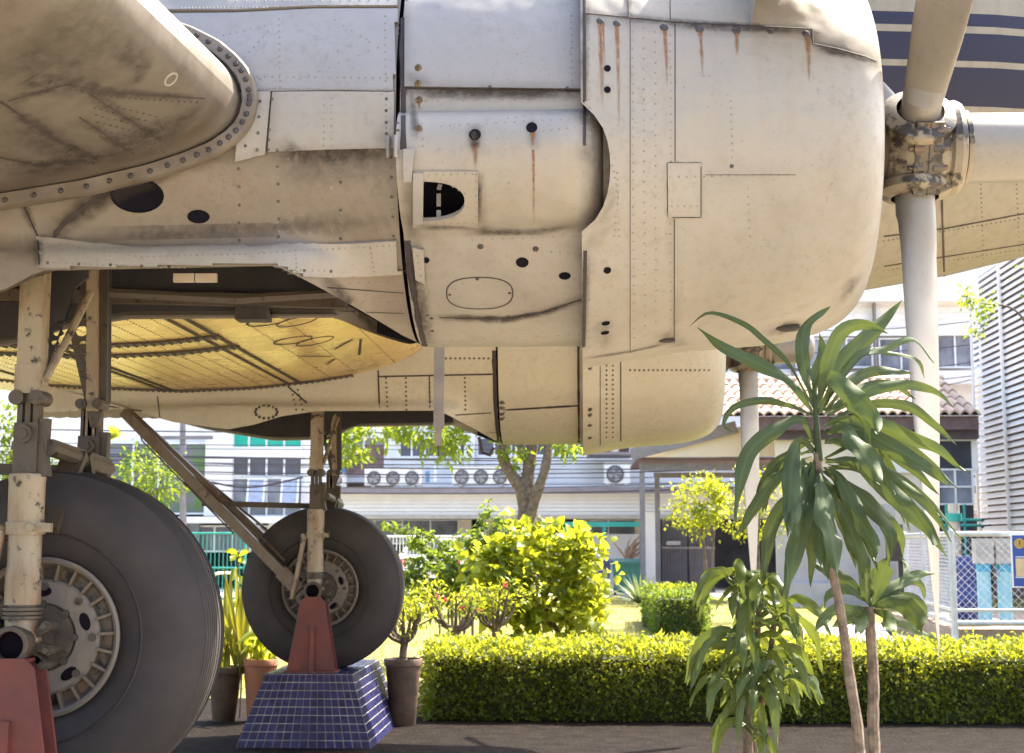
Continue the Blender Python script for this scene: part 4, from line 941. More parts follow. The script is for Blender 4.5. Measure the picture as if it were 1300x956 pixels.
def strip_leaf(pts, wd, mat_, name='leaf', parent=None, n=16, roll=0., wave=.12, fold=.22, view=None, prof=None):
    """one long leaf along a centre line; wd is its greatest width"""
    c = spline(pts, n + 1); V = []; ph = random.uniform(0, 6); tv = random.random()
    for i, p in enumerate(c):
        t = (c[min(i + 1, n)] - c[max(i - 1, 0)]).normalized(); vw = (view or (p - C0)).normalized()
        x = t.cross(vw)
        x = x.normalized() if x.length > .15 else t.cross(Vector((0, 0, 1))).normalized()
        z_ = x.cross(t); q = i / n
        rl = roll + .35 * math.sin(q * 5 + ph); x, z_ = x * math.cos(rl) + z_ * math.sin(rl), z_ * math.cos(rl) - x * math.sin(rl)
        w_ = wd * .5 * (prof(q) if prof else max(.03, (min(1, (.14 + q * 2.3)) if q < .42 else 1) * (max(0, 1 - ((q - .5) / .5) ** 2.4) if q > .5 else 1)))
        wv = math.sin(q * 17 + ph) * wave * wd; wv2 = math.sin(q * 15 + ph * 2 + 1) * wave * wd
        for j in range(-3, 4):
            u = j / 3; V.append(p + x * w_ * u + z_ * (w_ * fold * abs(u) ** 1.2 + (wv if u < 0 else wv2) * u * u + .012 * wd * (1 if j % 2 else -1)))
    F = [(i * 7 + k, i * 7 + k + 1, i * 7 + k + 8, i * 7 + k + 7) for i in range(n) for k in range(6)]
    tn = [min(1, max(0, tv * .6 + (.75 if k == 3 else .25 if k % 2 else .08) + (.25 if i > n - 2 else 0))) for i in range(n + 1) for k in range(7)]
    return mesh_quick(name, [tuple(v) for v in V], F, mat_, parent, tn)

# materials of leaves
L_DRAC = leafm('dark_dracaena_leaf', (.048, .074, .030), (.11, .145, .025), .2, .62, .35)
L_DLIT = leafm('sunlit_dracaena_leaf', (.055, .085, .026), (.17, .21, .025), .32, .38)  # lit copy of the dracaena leaf, sunlight put into its brighter colour
L_LIME = leafm('lime_shrub_leaf', (.13, .18, .018), (.50, .52, .025), .50, .42)
L_HEDG = leafm('hedge_leaf', (.12, .15, .022), (.42, .44, .025), .48, .5)
L_MID = leafm('mid_green_leaf', (.07, .115, .022), (.27, .36, .03), .45, .5)
L_TREE = leafm('tree_leaf', (.085, .14, .02), (.36, .46, .03), .5, .5)
L_AGAV = leafm('agave_leaf', (.15, .19, .10), (.25, .32, .10), .25, .45)
L_SNAK = leafm('sansevieria_leaf', (.16, .17, .03), (.45, .42, .03), .35, .45)
L_DRY = leafm('dry_straw_leaf', (.30, .20, .14), (.35, .22, .12), .3, .7)
L_PINK = leafm('pink_petal', (.55, .06, .10), (.6, .06, .12), .35, .5)
L_GRAS = leafm('grass_blade', (.15, .175, .028), (.42, .40, .04), .5, .6)
M_BARK = plain('grey_brown_bark', (.17, .125, .095), .9, var=.35, scale=14, bumpd=.02)
M_STEM = plain('ringed_cane_bark', (.16, .12, .088), .85, var=.35, scale=40, bumpd=.006)
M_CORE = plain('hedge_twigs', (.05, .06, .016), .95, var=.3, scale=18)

# ---- plinths of blue tiles and the red stands on them
M_TILE = plain('blue_mosaic_tile', (.030, .032, .115), .28, var=.4, scale=22)
M_GROUT = plain('pale_grout', (.30, .285, .26), .85, var=.3, scale=5)
def plinth(yc, lab):
    x0, x1, y0, y1, zt = AX.x - .30, AX.x + .30, yc - .55, yc + .75, .478; s = .16
    B = [Vector((x0 - s, y0 - s, 0)), Vector((x1 + s, y0 - s, 0)), Vector((x1 + s, y1 + s, 0)), Vector((x0 - s, y1 + s, 0))]
    T = [Vector((x0, y0, zt)), Vector((x1, y0, zt)), Vector((x1, y1, zt)), Vector((x0, y1, zt))]
    t = thing('tiled_plinth', lab, 'plinth', (AX.x, yc, 0))
    g = MB(); g.add(B + T, [(3, 2, 1, 0), (4, 5, 6, 7)] + [(i, (i + 1) % 4, 4 + (i + 1) % 4, 4 + i) for i in range(4)]); g.build('base', M_GROUT, t, flat=True)
    tl = MB()
    for a, b, c, d in [(B[i], B[(i + 1) % 4], T[(i + 1) % 4], T[i]) for i in range(4)] + [(T[0], T[1], T[2], T[3])]:
        n = (b - a).cross(d - a).normalized(); nu = max(2, round((b - a).length / .062)); nv = max(2, round((d - a).length / .062))
        P = lambda u, v: (a.lerp(b, u)).lerp(d.lerp(c, u), v)
        for i in range(nu):
            for j in range(nv):
                e = .07; q = [P((i + e) / nu, (j + e) / nv), P((i + 1 - e) / nu, (j + e) / nv), P((i + 1 - e) / nu, (j + 1 - e) / nv), P((i + e) / nu, (j + 1 - e) / nv)]
                h = n * (.004 + random.uniform(0, .002)); tl.add(q + [x + h for x in q], [(4, 5, 6, 7)] + [(k, (k + 1) % 4, 4 + (k + 1) % 4, 4 + k) for k in range(4)])
    tl.build('tile', M_TILE, t, flat=True, kind='stuff')
plinth(YF, 'low plinth clad in blue mosaic tiles under the far aeroplane wheel')
plinth(YC, 'low plinth clad in blue mosaic tiles under the large near aeroplane wheel')
def stand(y, lab):
    t = thing('axle_stand', lab, 'stand', (AX.x, y, .484)); g = MB()
    for s in (-1, 1):
        a = [(-.175, .484), (.165, .484), (.085, .97), (.055, 1.0), (-.05, 1.0), (-.085, .97)]
        g.plate([Vector((AX.x + x, y + s * .05, z)) for x, z in a], [], .016 * s, (0, 1, 0) if s > 0 else (0, 1, 0))
    g.box((AX.x, y, .99), (.10, .11, .012)); g.box((AX.x - .005, y, .49), (.36, .22, .012)); g.build('gusset_frame', M_RED, t)
    MB().bar((AX.x + .005, y - .075, .49), (AX.x + .005, y - .062, .80), .03, .05, (0, 1, 0)).build('stiffener', M_RED, t)
stand(YF - .40, 'faded red axle stand in front of the far wheel on the blue tiles')
stand(YC - .40, 'faded red axle stand in front of the large near wheel')

# ---- hedge
def hedge(name, x0, x1, y0, y1, h, n, lab, L=.047, mat_=None, seed=0):
    t = thing(name, lab, 'hedge', ((x0 + x1) / 2, (y0 + y1) / 2, 0))
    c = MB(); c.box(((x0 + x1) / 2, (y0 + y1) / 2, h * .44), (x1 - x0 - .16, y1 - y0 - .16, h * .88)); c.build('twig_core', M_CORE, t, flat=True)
    A = [(x1 - x0) * (y1 - y0), (x1 - x0) * h * 1.0, (y1 - y0) * h, (x1 - x0) * h * .3]; A = np.array(A) / sum(A); k = RNG.choice(4, n, p=A)
    u, v = RNG.uniform(size=n), RNG.uniform(size=n); P = np.zeros((n, 3)); D = np.zeros((n, 3))
    m0 = k == 0; P[m0] = np.stack([lerp(x0, x1, u), lerp(y0, y1, v), np.full(n, h)], 1)[m0]; D[m0] = (0, 0, 1)
    m1 = k == 1; P[m1] = np.stack([lerp(x0, x1, u), np.full(n, y0), v * h], 1)[m1]; D[m1] = (0, -1, .35)
    m2 = k == 2; P[m2] = np.stack([np.where(u > .5, x0, x1), lerp(y0, y1, RNG.uniform(size=n)), v * h], 1)[m2]; D[m2] = np.stack([np.where(u > .5, -1, 1), 0 * u, 0 * u + .3], 1)[m2]
    m3 = k == 3; P[m3] = np.stack([lerp(x0, x1, u), np.full(n, y1), v * h], 1)[m3]; D[m3] = (0, 1, .35)
    bumpy = np.array([noise.noise(Vector((p[0] * 2.3, p[1] * 2.3, p[2] * 2.3 + seed))) + .5 * noise.noise(Vector((p[0] * 7, p[1] * 7, p[2] * 7))) for p in P])
    P += unit(D) * (bumpy * .07 + RNG.uniform(-.07, .03, n))[:, None]; D = unit(D) + RNG.normal(size=D.shape) * .75
    f = leaves('foliage', P, D, L, .55, mat_ or L_HEDG, t); f['kind'] = 'stuff'
    m = max(40, n // 120); sp = np.stack([RNG.uniform(x0, x1, m), RNG.uniform(y0, y1, m), np.full(m, h)], 1)
    q = np.repeat(sp, 6, 0); q[:, 2] += np.tile(np.linspace(0, .09, 6), m) * np.repeat(RNG.uniform(.3, 1.2, m), 6); q[:, :2] += RNG.normal(size=(len(q), 2)) * .012
    s = leaves('shoot', q, RNG.normal(size=q.shape) + [0, 0, .8], L, .5, L_LIME, t); s['kind'] = 'stuff'
hx = at(537, 840, 12.0).x
hedge('clipped_hedge', hx, 7.5, 12.0, 13.15, .53, 52000, 'long low clipped hedge with sunlit yellow green top along the garden edge')
a = at(830, 800, 23); b = at(898, 800, 23)
hedge('clipped_hedge', a.x, b.x, 22.7, 27, .60, 9000, 'small dark clipped hedge block in front of the grey gates', .06, L_MID, 5)
# ================================================================== PLANTS NEAR THE AEROPLANE
def px_leaf(parent, pl, wpx, Y0, dY, mat_, roll=None, wave=.21, n=24):
    k = len(pl) - 1; pl = list(pl)
    if pl[-1][1] > 640 and Y0 < 4.8: pl[0] = (pl[0][0] + 1, pl[0][1] + random.uniform(5, 40))
    P = [at(x, y, Y0 + dY * (i / k) ** 1.3) for i, (x, y) in enumerate(pl)]
    return strip_leaf(P, wpx * .82 * Y0 / FPX, mat_, 'leaf', parent, n, roll if roll is not None else random.uniform(-.35, .35), wave)
def stem(pl, Y0, r0, r1, parent, mat_=None, name='stem', n=9, gr=True):
    P = [at(x, y, Y0) for x, y in pl]
    if gr: P.append(Vector((P[-1].x + .03, Y0, 0)))
    g = MB(); c = spline(P, 40); g.tube(c, [lerp(r0, r1, i / 39) * (1 + .06 * math.sin(i * 2.4)) for i in range(40)], n); return g.build(name, mat_ or M_STEM, parent)
Y1 = 4.6
p = at(1110, 1260, Y1); dr = thing('dracaena_plant', 'tall dark green dracaena with long drooping strap leaves in front of the propeller blade', 'plant', (p.x, Y1, 0))
stem([(1037, 575), (1040, 600), (1052, 700), (1066, 770), (1080, 867), (1092, 960)], Y1, .011, .022, dr)
LEAVES = [([(1033, 525), (1003, 485), (962, 461), (918, 441), (885, 416)], 21, .1), ([(1033, 519), (1003, 465), (969, 431), (942, 410), (901, 397), (875, 414)], 9, .15), ([(1033, 529), (1003, 515), (962, 509), (929, 519), (918, 539), (932, 549)], 12, 0), ([(1033, 539), (1017, 532), (983, 546), (952, 573), (939, 617), (934, 662)], 24, -.1),
    ([(1033, 549), (1017, 559), (1006, 583), (1003, 615), (1000, 682)], 27, -.2), ([(1034, 522), (1036, 481), (1044, 448), (1040, 422)], 18, .05), ([(1032, 515), (1022, 470), (1018, 440), (1024, 412), (1054, 390)], 21, .1), ([(1037, 525), (1050, 465), (1067, 424), (1098, 412), (1128, 424)], 23, -.1), ([(1040, 525), (1071, 461), (1105, 424), (1145, 382)], 27, .1),
    ([(1047, 515), (1088, 454), (1121, 444), (1159, 431), (1186, 461)], 11, .2), ([(1050, 509), (1094, 451), (1132, 448), (1165, 458), (1174, 481)], 9, .25), ([(1047, 522), (1077, 488), (1111, 471), (1159, 474)], 17, .15), ([(1047, 525), (1088, 498), (1125, 488), (1162, 505)], 18, .2), ([(1050, 529), (1094, 502), (1138, 488), (1182, 495), (1209, 515)], 17, 0),
    ([(1050, 536), (1098, 515), (1148, 515), (1182, 536), (1216, 566)], 16, .1), ([(1047, 542), (1071, 532), (1121, 542), (1172, 563), (1226, 597)], 24, -.1), ([(1040, 512), (1050, 478), (1081, 500), (1105, 525), (1115, 552)], 30, -.25), ([(1047, 546), (1088, 546), (1138, 570), (1172, 590), (1206, 617)], 24, -.15), ([(1047, 549), (1071, 543), (1094, 570), (1121, 620)], 30, -.25),
    ([(1047, 558), (1090, 590), (1130, 625), (1165, 660), (1186, 692)], 28, -.2), ([(1044, 565), (1065, 606), (1088, 653), (1105, 685), (1114, 714)], 26, -.2), ([(1040, 570), (1041, 600), (1047, 644), (1056, 680), (1062, 728)], 33, -.25), ([(1034, 575), (1026, 640), (1009, 702), (1000, 758)], 28, -.15), ([(1026, 562), (1014, 590), (1006, 634), (1006, 682)], 27, -.25),
    ([(1036, 590), (1036, 629), (1038, 673), (1042, 720)], 25, -.1), ([(1030, 580), (1012, 623), (984, 658), (974, 691), (970, 738)], 22, 0), ([(1025, 570), (992, 600), (962, 638), (942, 676)], 20, .05), ([(1044, 595), (1072, 655), (1090, 702), (1097, 738)], 22, -.05), ([(1048, 580), (1098, 635), (1130, 675), (1131, 708)], 24, -.05), ([(1050, 565), (1120, 600), (1175, 640), (1208, 688)], 15, -.1),
    ([(1030, 560), (1000, 575), (975, 600), (958, 640)], 16, .2), ([(1048, 556), (1085, 570), (1120, 600), (1150, 640)], 22, .1), ([(1032, 585), (1020, 615), (1018, 660), (1020, 700)], 22, .1), ([(1042, 585), (1056, 625), (1070, 660), (1078, 700)], 22, .1), ([(1030, 550), (990, 590), (975, 620), (972, 650)], 13, .25), ([(1046, 552), (1100, 560), (1135, 610), (1148, 665)], 20, .2), ([(1035, 570), (1028, 620), (1030, 680), (1036, 708)], 20, .25)]
g = MB(); c_ = spline([at(1035, 505, Y1), at(1037, 545, Y1), at(1040, 585, Y1)], 12); g.tube(c_, [lerp(.006, .012, i / 11) for i in range(12)], 8); g.build('leaf_shaft', L_DRAC, dr)
for pl, wpx, dY in LEAVES: px_leaf(dr, pl, wpx, Y1, dY, L_DRAC)
random.seed(8)
for pl, wpx, dY in LEAVES[15:] + LEAVES[19:30]:
    jx, jy = random.uniform(-16, 16), random.uniform(-8, 22); q = [(x + jx * (i / (len(pl) - 1)), y + jy * (i / (len(pl) - 1)) + random.uniform(-3, 3)) for i, (x, y) in enumerate(pl)]
    px_leaf(dr, q, wpx * random.uniform(.6, .85), Y1 + .02, dY + random.uniform(.05, .25), L_DRAC)
Y2 = 4.9
p = at(1112, 1200, Y2); d2 = thing('dracaena_plant', 'short dracaena with few broad leaves on a bare trunk right of the tall one', 'plant', (p.x, Y2, 0))
stem([(1104, 770), (1105, 800), (1109, 867), (1110, 960)], Y2, .016, .026, d2)
for pl, wpx, dY in [([(1105, 772), (1100, 740), (1098, 720)], 22, -.05), ([(1107, 768), (1117, 735), (1130, 706)], 30, -.1), ([(1103, 765), (1075, 738), (1050, 725), (1028, 710)], 20, .05), ([(1102, 765), (1076, 748), (1052, 755), (1047, 772)], 15, 0), ([(1109, 768), (1140, 740), (1165, 730), (1186, 728)], 18, .1), ([(1109, 770), (1140, 764), (1160, 780), (1172, 805)], 30, -.15), ([(1103, 772), (1085, 774), (1055, 778), (1034, 800)], 20, -.1),
    ([(1103, 775), (1094, 787), (1088, 803)], 22, -.2), ([(1109, 774), (1125, 785), (1133, 805)], 22, -.2), ([(1107, 770), (1143, 745), (1153, 720), (1143, 708)], 13, .1), ([(1109, 768), (1152, 738), (1170, 745), (1174, 760)], 13, .15), ([(1109, 770), (1150, 758), (1172, 770), (1176, 784)], 16, .05), ([(1103, 774), (1075, 785), (1056, 797)], 18, 0), ([(1105, 768), (1107, 745), (1112, 722)], 16, .1), ([(1107, 776), (1140, 790), (1165, 800), (1190, 812)], 12, .1)]:
    px_leaf(d2, pl, wpx, Y2, dY, L_DRAC, n=12)
Y3 = 5.5
p = at(950, 1170, Y3); d3 = thing('dracaena_plant', 'bushy half sunlit dracaena with hanging olive leaves left of the tall one', 'plant', (p.x, Y3, 0))
for q in ([(931, 726), (938, 790), (946, 867), (948, 960)], [(966, 738), (962, 800), (958, 870), (952, 960)], [(985, 770), (978, 830), (966, 900), (958, 960)]): stem(q, Y3 + random.uniform(-.05, .1), .010, .016, d3)
random.seed(21)
for (hx_, hy, n_, ln) in ((931, 724, 16, 66), (966, 740, 9, 78), (955, 785, 10, 90), (985, 775, 10, 80), (940, 800, 8, 74), (970, 830, 14, 80), (958, 862, 12, 74), (930, 850, 9, 72), (994, 856, 9, 66), (955, 905, 9, 60)):
    for k in range(n_):
        a = random.uniform(0, math.tau); el = random.uniform(.1, 1.0); l = ln * random.uniform(.6, 1.1) * Y3 / FPX; o = at(hx_, hy, Y3) + Vector((0, 0, -random.uniform(0, .10)))
        d = Vector((math.cos(a), math.sin(a), 0)); P = [o, o + d * l * .35 + Vector((0, 0, l * .38 * el)), o + d * l * .75 + Vector((0, 0, l * (.30 * el - .15))), o + d * l * .95 + Vector((0, 0, -l * random.uniform(.25, .7)))]
        strip_leaf(P, random.uniform(.024, .040), L_DLIT, 'leaf', d3, 12, random.uniform(-.6, .6), .2, view=Vector((.3, 1, -.4)))

# ---- lime shrub with big leaves, leaning trunk
def shrub(name, lab, c, rad, ncl, per, sig, L, W, mat_, trunk, group=None, cat='shrub', shell=.55, base=None, big=False):
    c = Vector(c); t = thing(name, lab, cat, (base or (c.x, c.y, 0)), group)
    P, D = clumps(c, rad, ncl, per, sig, shell); P[:, 2] = np.maximum(P[:, 2], .02)
    f = (big_leaves if big else leaves)('foliage', P, D, L, W, mat_, t); f['kind'] = 'stuff'
    for pts, r0, r1 in trunk:
        g = MB(); s = spline(pts, 14); g.tube(s, [lerp(r0, r1, i / 13) for i in range(14)], 9); g.build('trunk', M_BARK, t)
    return t
c = at(682, 735, 15.2)
t = shrub('lime_shrub', 'bright lime green bush with big leaves and a leaning trunk behind the hedge', c, (.62, .50, .46), 130, 11, .085, .10, .95, L_LIME, [([at(722, 850, 15), at(705, 800, 15.1), at(686, 772, 15.2), at(670, 740, 15.3)], .05, .025), ([at(690, 778, 15.2), at(720, 745, 15.1)], .025, .012), ([at(676, 752, 15.2), at(650, 720, 15.3)], .02, .01)], big=True)
for (x, y, rx, rz, n_) in ((665, 690, .22, .20, 16), (735, 720, .3, .28, 26), (735, 775, .26, .22, 24), (620, 715, .22, .2, 16), (730, 690, .14, .12, 8), (668, 800, .2, .1, 8), (640, 750, .2, .2, 14)):
    P, D = clumps(at(x, y, 15.0), (rx, .3, rz), n_, 12, .07, .3); f = big_leaves('foliage', P, D, .098, .95, L_LIME, t); f['kind'] = 'stuff'
# ---- arching feathery shrub behind it
t = thing('arching_shrub', 'loose green shrub with arching feathery shoots behind the far wheel', 'shrub', (at(570, 760, 17).x, 17, 0))
g = MB(); P = []; D = []
for (x0, y0, x1, y1, x2, y2) in ((590, 770, 600, 700, 621, 640), (600, 760, 615, 690, 640, 658), (580, 760, 560, 690, 490, 668), (575, 760, 545, 700, 520, 690), (560, 770, 530, 730, 505, 745), (585, 765, 560, 720, 520, 715), (600, 770, 610, 730, 640, 700), (590, 770, 580, 720, 575, 690), (570, 775, 560, 740, 530, 760), (600, 775, 590, 735, 560, 715), (610, 770, 600, 720, 590, 680), (575, 770, 570, 730, 545, 720)):
    s = spline([at(x0, y0, 17), at(x1, y1, 17 + random.uniform(-.4, .2)), at(x2, y2, 17 + random.uniform(-.6, .6))], 26); s[0].z = 0; g.tube(s, [.012 - i * .0004 for i in range(26)], 5)
    for i, p in enumerate(s[4:]):
        for k in range(9): P.append(tuple(p + Vector((random.gauss(0, .03), random.gauss(0, .03), random.gauss(0, .03))))); D.append((random.gauss(0, .7), random.gauss(0, .7), random.gauss(.1, .5)))
g.build('shoot', M_BARK, t, kind='stuff'); f = leaves('foliage', np.array(P), np.array(D), .085, .5, L_MID, t); f['kind'] = 'stuff'
P, D = clumps(at(565, 740, 17.3), (.55, .4, .30), 60, 14, .08); f = leaves('foliage', P, D, .075, .55, L_MID, t); f['kind'] = 'stuff'
P, D = clumps(at(520, 750, 18), (.35, .3, .2), 26, 12, .08); shr = thing('ground_shrub', 'low yellow green shrub on the lawn right of the far wheel', 'shrub', (at(520, 760, 18).x, 18, 0)); f = leaves('foliage', P, D, .08, .5, L_LIME, shr); f['kind'] = 'stuff'
# ---- desert roses with pink flowers
def desert_rose(x, y, Y, w_, lab, nf=7, pot=None, h=55):
    o = at(x, y, Y); t = thing('desert_rose', lab, 'shrub', (o.x, Y, 0)); s = Y / FPX; g = MB(); tips = []
    g.tube(spline([Vector((o.x, Y, 0)), o, o + Vector((.01, 0, 12 * s))], 8), [.05, .05, .045, .04, .04, .035, .03, .03], 8)
    for k in range(11):
        a = k * 2.4 + random.random(); e = Vector((math.cos(a) * w_ * s * random.uniform(.4, 1), math.sin(a) * w_ * s * .7, h * s * random.uniform(.45, 1)))
        b = o + Vector((0, 0, 10 * s)); c_ = spline([b, b + Vector((e.x * .6, e.y * .6, e.z * .3)), b + e], 9); g.tube(c_, [lerp(.022, .006, i / 8) for i in range(9)], 6); tips.append(b + e)
        for q in (c_[5], c_[6]):
            e2 = q + Vector((random.gauss(0, .07), random.gauss(0, .07), random.uniform(.05, .14))); g.tube([q, e2], [.008, .004], 5); tips.append(e2)
    g.build('trunk', M_BARK, t)
    P = np.repeat(np.array([tuple(p) for p in tips]), 13, 0); P = P + RNG.normal(size=P.shape) * .045; D = RNG.normal(size=P.shape) + [0, 0, .5]; f = leaves('foliage', P, D, .055, .42, L_LIME, t); f['kind'] = 'stuff'
    for k in range(nf):
        p = random.choice(tips) + Vector((random.gauss(0, .03), -.05, random.uniform(.0, .07))); n_ = np.repeat([tuple(p)], 6, 0); D = np.array([(math.cos(a), -.5, math.sin(a)) for a in [i * math.tau / 6 for i in range(6)]]); leaves('flower', n_, D, .03, .75, L_PINK, t, fold=.1)
    return t
desert_rose(578, 812, 14, 40, 'pink flowering desert rose with a forked trunk left of the lime bush', 5)
desert_rose(628, 808, 14.3, 36, 'desert rose with one red flower and twisted trunk under the lime bush', 2)
# ---- pots
M_TERRA = plain('terracotta', (.42, .15, .065), .75, var=.2, scale=9, dark=(.34, .17, .10)); M_DPOT = plain('dark_brown_clay', (.13, .078, .05), .6, var=.3, scale=9, bumpd=.004)
def pot(x, ytop, Y, rpx, lab, mat_, dark=True):
    o = at(x, ytop, Y); r = rpx * Y / FPX; h = o.z; t = thing('plant_pot', lab, 'pot', (o.x, Y, 0))
    g = MB(); g.lathe([(r * .62, .0), (r * .66, .01), (r * .90, h - .07), (r * .92, h - .055), (r * 1.0, h - .05), (r * 1.02, h - .01), (r * .99, h), (r * .92, h), (r * .88, h - .05), (.001, h - .05)], (o.x, Y, 0), (0, 0, 1), 30); g.build('pot_body', mat_, t)
    MB().lathe([(r * .9, h - .045), (r * .5, h - .035), (.001, h - .03)], (o.x, Y, 0), (0, 0, 1), 20).build('pot_soil', M_SOIL, t); return o
oT = pot(331, 836, 11.9, 23, 'orange terracotta pot standing left of the blue tiled plinth', M_TERRA)
oD = pot(286, 846, 11.9, 22, 'dark brown pot with snake plant left of the terracotta pot', M_DPOT)
oR = pot(512, 836, 11.7, 24, 'dark brown pot with a small tree at the left end of the long hedge', M_DPOT)
t = thing('snake_plant', 'yellow green snake plant with upright sword leaves between the two wheels', 'plant', (oD.x, 11.9, oD.z))
for k in range(34):
    b = oD + Vector((random.uniform(-.12, .16), random.uniform(-.10, .10), -.06)); e = Vector((random.gauss(.02, .09), random.gauss(0, .08), random.uniform(.3, .85)))
    strip_leaf([b, b + e * .5 + Vector((0, 0, .03)), b + e], random.uniform(.03, .055), L_SNAK, 'leaf', t, 8, random.uniform(-.6, .6), .05, .35)
t = thing('leafy_plant', 'lime leafed potted plant growing in the terracotta pot', 'plant', (oT.x, 11.9, oT.z))
for k in range(26):
    b = oT + Vector((random.uniform(-.10, .08), random.uniform(-.08, .08), -.06)); a = random.uniform(0, math.tau); l = random.uniform(.12, .36); d = Vector((math.cos(a), math.sin(a), 0))
    strip_leaf([b, b + d * l * .4 + Vector((0, 0, l * .8)), b + d * l + Vector((0, 0, l * .55))], random.uniform(.03, .06), L_LIME, 'leaf', t, 8, random.uniform(-.6, .6), .05, .25)
t = thing('stalk_plant', 'thin stalk with bright lime leaves between the two wheels', 'plant', (at(303, 850, 12.1).x, 12.1, 0))
g = MB(); s = spline([Vector((at(306, 850, 12.1).x, 12.1, 0)), at(308, 800, 12.1), at(301, 740, 12.1), at(303, 706, 12.1)], 14); g.tube(s, .008, 6); g.build('stem', M_STEM, t)
for (x, y, x2, y2) in ((303, 706, 286, 700), (303, 707, 292, 712), (303, 706, 316, 700), (302, 712, 310, 716), (302, 720, 294, 738), (302, 730, 312, 748), (305, 760, 293, 775)):
    strip_leaf([at(x, y, 12.1), at((x + x2) / 2, (y + y2) / 2 - 3, 12.05), at(x2, y2, 12.0)], .05, L_LIME, 'leaf', t, 8, .3, .05)
desert_rose(512, 826, 11.7, 34, 'small twiggy tree with pale leaves in the brown pot by the hedge end', 0, h=48)
# ---- agaves, topiary
def agave(x, y, Y, l, lab, n_=34, mat_=None):
    o = at(x, y, Y); t = thing('agave_plant', lab, 'plant', (o.x, Y, 0)); o = Vector((o.x, Y, .1))
    for k in range(n_):
        a = k * 2.4; el = lerp(1.35, .15, (k + .5) / n_); d = Vector((math.cos(a) * math.cos(el), math.sin(a) * math.cos(el), math.sin(el))); strip_leaf([o, o + d * l * .5, o + d * l - Vector((0, 0, l * .06))], .085 * l / .6, mat_ or L_AGAV, 'leaf', t, 5, 0, .0, .3, view=Vector((d.x, d.y, d.z - 1.01)), prof=lambda q: max(.04, (1 - q) ** .7))
agave(812, 758, 33, .70, 'blue green agave rosette in front of the green bin'); agave(752, 756, 31, .72, 'yellow green agave rosette in front of the blue bin', mat_=L_SNAK)
agave(942, 764, 30, .45, 'small spiky agave by the grey gates')
c = at(888, 640, 25)
shrub('topiary_shrub', 'round sunlit shrub with small yellow green leaves beside the porch', c, (.46, .42, .46), 90, 16, .085, .075, .6, L_LIME, [([Vector((c.x + .12, 25, 0)), Vector((c.x + .1, 25, .7)), c], .04, .02), ([Vector((c.x + .12, 25, .5)), c + Vector((.3, 0, .1))], .02, .01)])
shrub('topiary_shrub', 'yellow sunlit shrub behind the hanging leaves of the tall dracaena', at(965, 640, 27), (.75, .5, .62), 70, 14, .09, .085, .6, L_LIME, [([at(965, 760, 27), at(962, 700, 27), at(965, 640, 27)], .04, .02)])
# ---- grass blades, ground weeds
n = 26000; X = RNG.uniform(-7, 14, n); Yg = 13.8 + RNG.uniform(0, 1, n) ** 1.5 * 24; P = np.stack([X, Yg, np.full(n, .008)], 1); D = RNG.normal(size=(n, 3)) * .5 + [0, 0, 1]
f = leaves('grass', P, D, .10, .10, L_GRAS); f['kind'] = 'stuff'
HAZE = .0006
# ================================================================== BUILDINGS BEHIND
B_WHITE = plain('white_wall_render', (.80, .77, .76), .8, var=.05, scale=1.2); B_SID = plain('white_siding', (.82, .80, .78), .55, var=.06, scale=2)
B_GREY = plain('grey_ledge', (.26, .23, .24), .7, var=.15, scale=3); B_DK = plain('dark_room', (.055, .055, .075), .7, var=.3, scale=1.5)
B_PINK = plain('brown_pink_tiles', (.33, .20, .17), .7, var=.25, scale=3); B_CREAM = plain('cream_wall', (.74, .65, .53), .8, var=.06, scale=1)
m, nt, bs = new_mat('window_glass'); v = coords(nt, (1, 1, .6))
nt.links.new(mix(nt, noise_fac(nt, v, 1.3, .35, .65), (.10, .115, .15), (.30, .31, .36)), bs.inputs['Base Color']); bs.inputs['Roughness'].default_value = .08; B_GLASS = m
m, nt, bs = new_mat('green_reflection_glass'); v = coords(nt)
nt.links.new(mix(nt, noise_fac(nt, v, 2.2, .42, .6), (.16, .15, .20), (.10, .19, .05)), bs.inputs['Base Color']); bs.inputs['Roughness'].default_value = .1; B_GLG = m  # garden reflection put into the glass colour as green blotches
B_TEAL = plain('teal_paint', (.03, .33, .29), .5, var=.1); B_TEALG = plain('teal_window_film', (.0, .40, .30), .4, var=.08)
B_FRAME = plain('white_frame', (.80, .79, .79), .5, var=.05); B_GATE = plain('grey_gate_sheet', (.13, .12, .145), .6, var=.15, scale=4)
B_STEEL = plain('grey_steel_post', (.22, .20, .22), .5, var=.15, scale=5); B_CABLE = plain('black_cable', (.04, .035, .045), .6)
B_TILE = plain('pale_orange_roof_tile', (.50, .38, .29), .8, var=.22, scale=2.5, dark=(.33, .23, .18)); B_EAVE = plain('brown_eave', (.16, .10, .10), .7, var=.2)
B_AC = plain('white_enamel', (.82, .80, .78), .45, var=.05); B_GALV = plain('galvanised_pipe', (.46, .47, .50), .4, .4, var=.15, scale=8)
def rect(name, x0, y0, x1, y1, Y, d, mat_, par, mb=None):
    a, b = at(x0, y0, Y), at(x1, y1, Y); q = mb or MB(); q.box(((a.x + b.x) / 2, Y + d / 2, (a.z + b.z) / 2), (abs(b.x - a.x), d, abs(a.z - b.z)))
    return q if mb else q.build(name, mat_, par, flat=True)
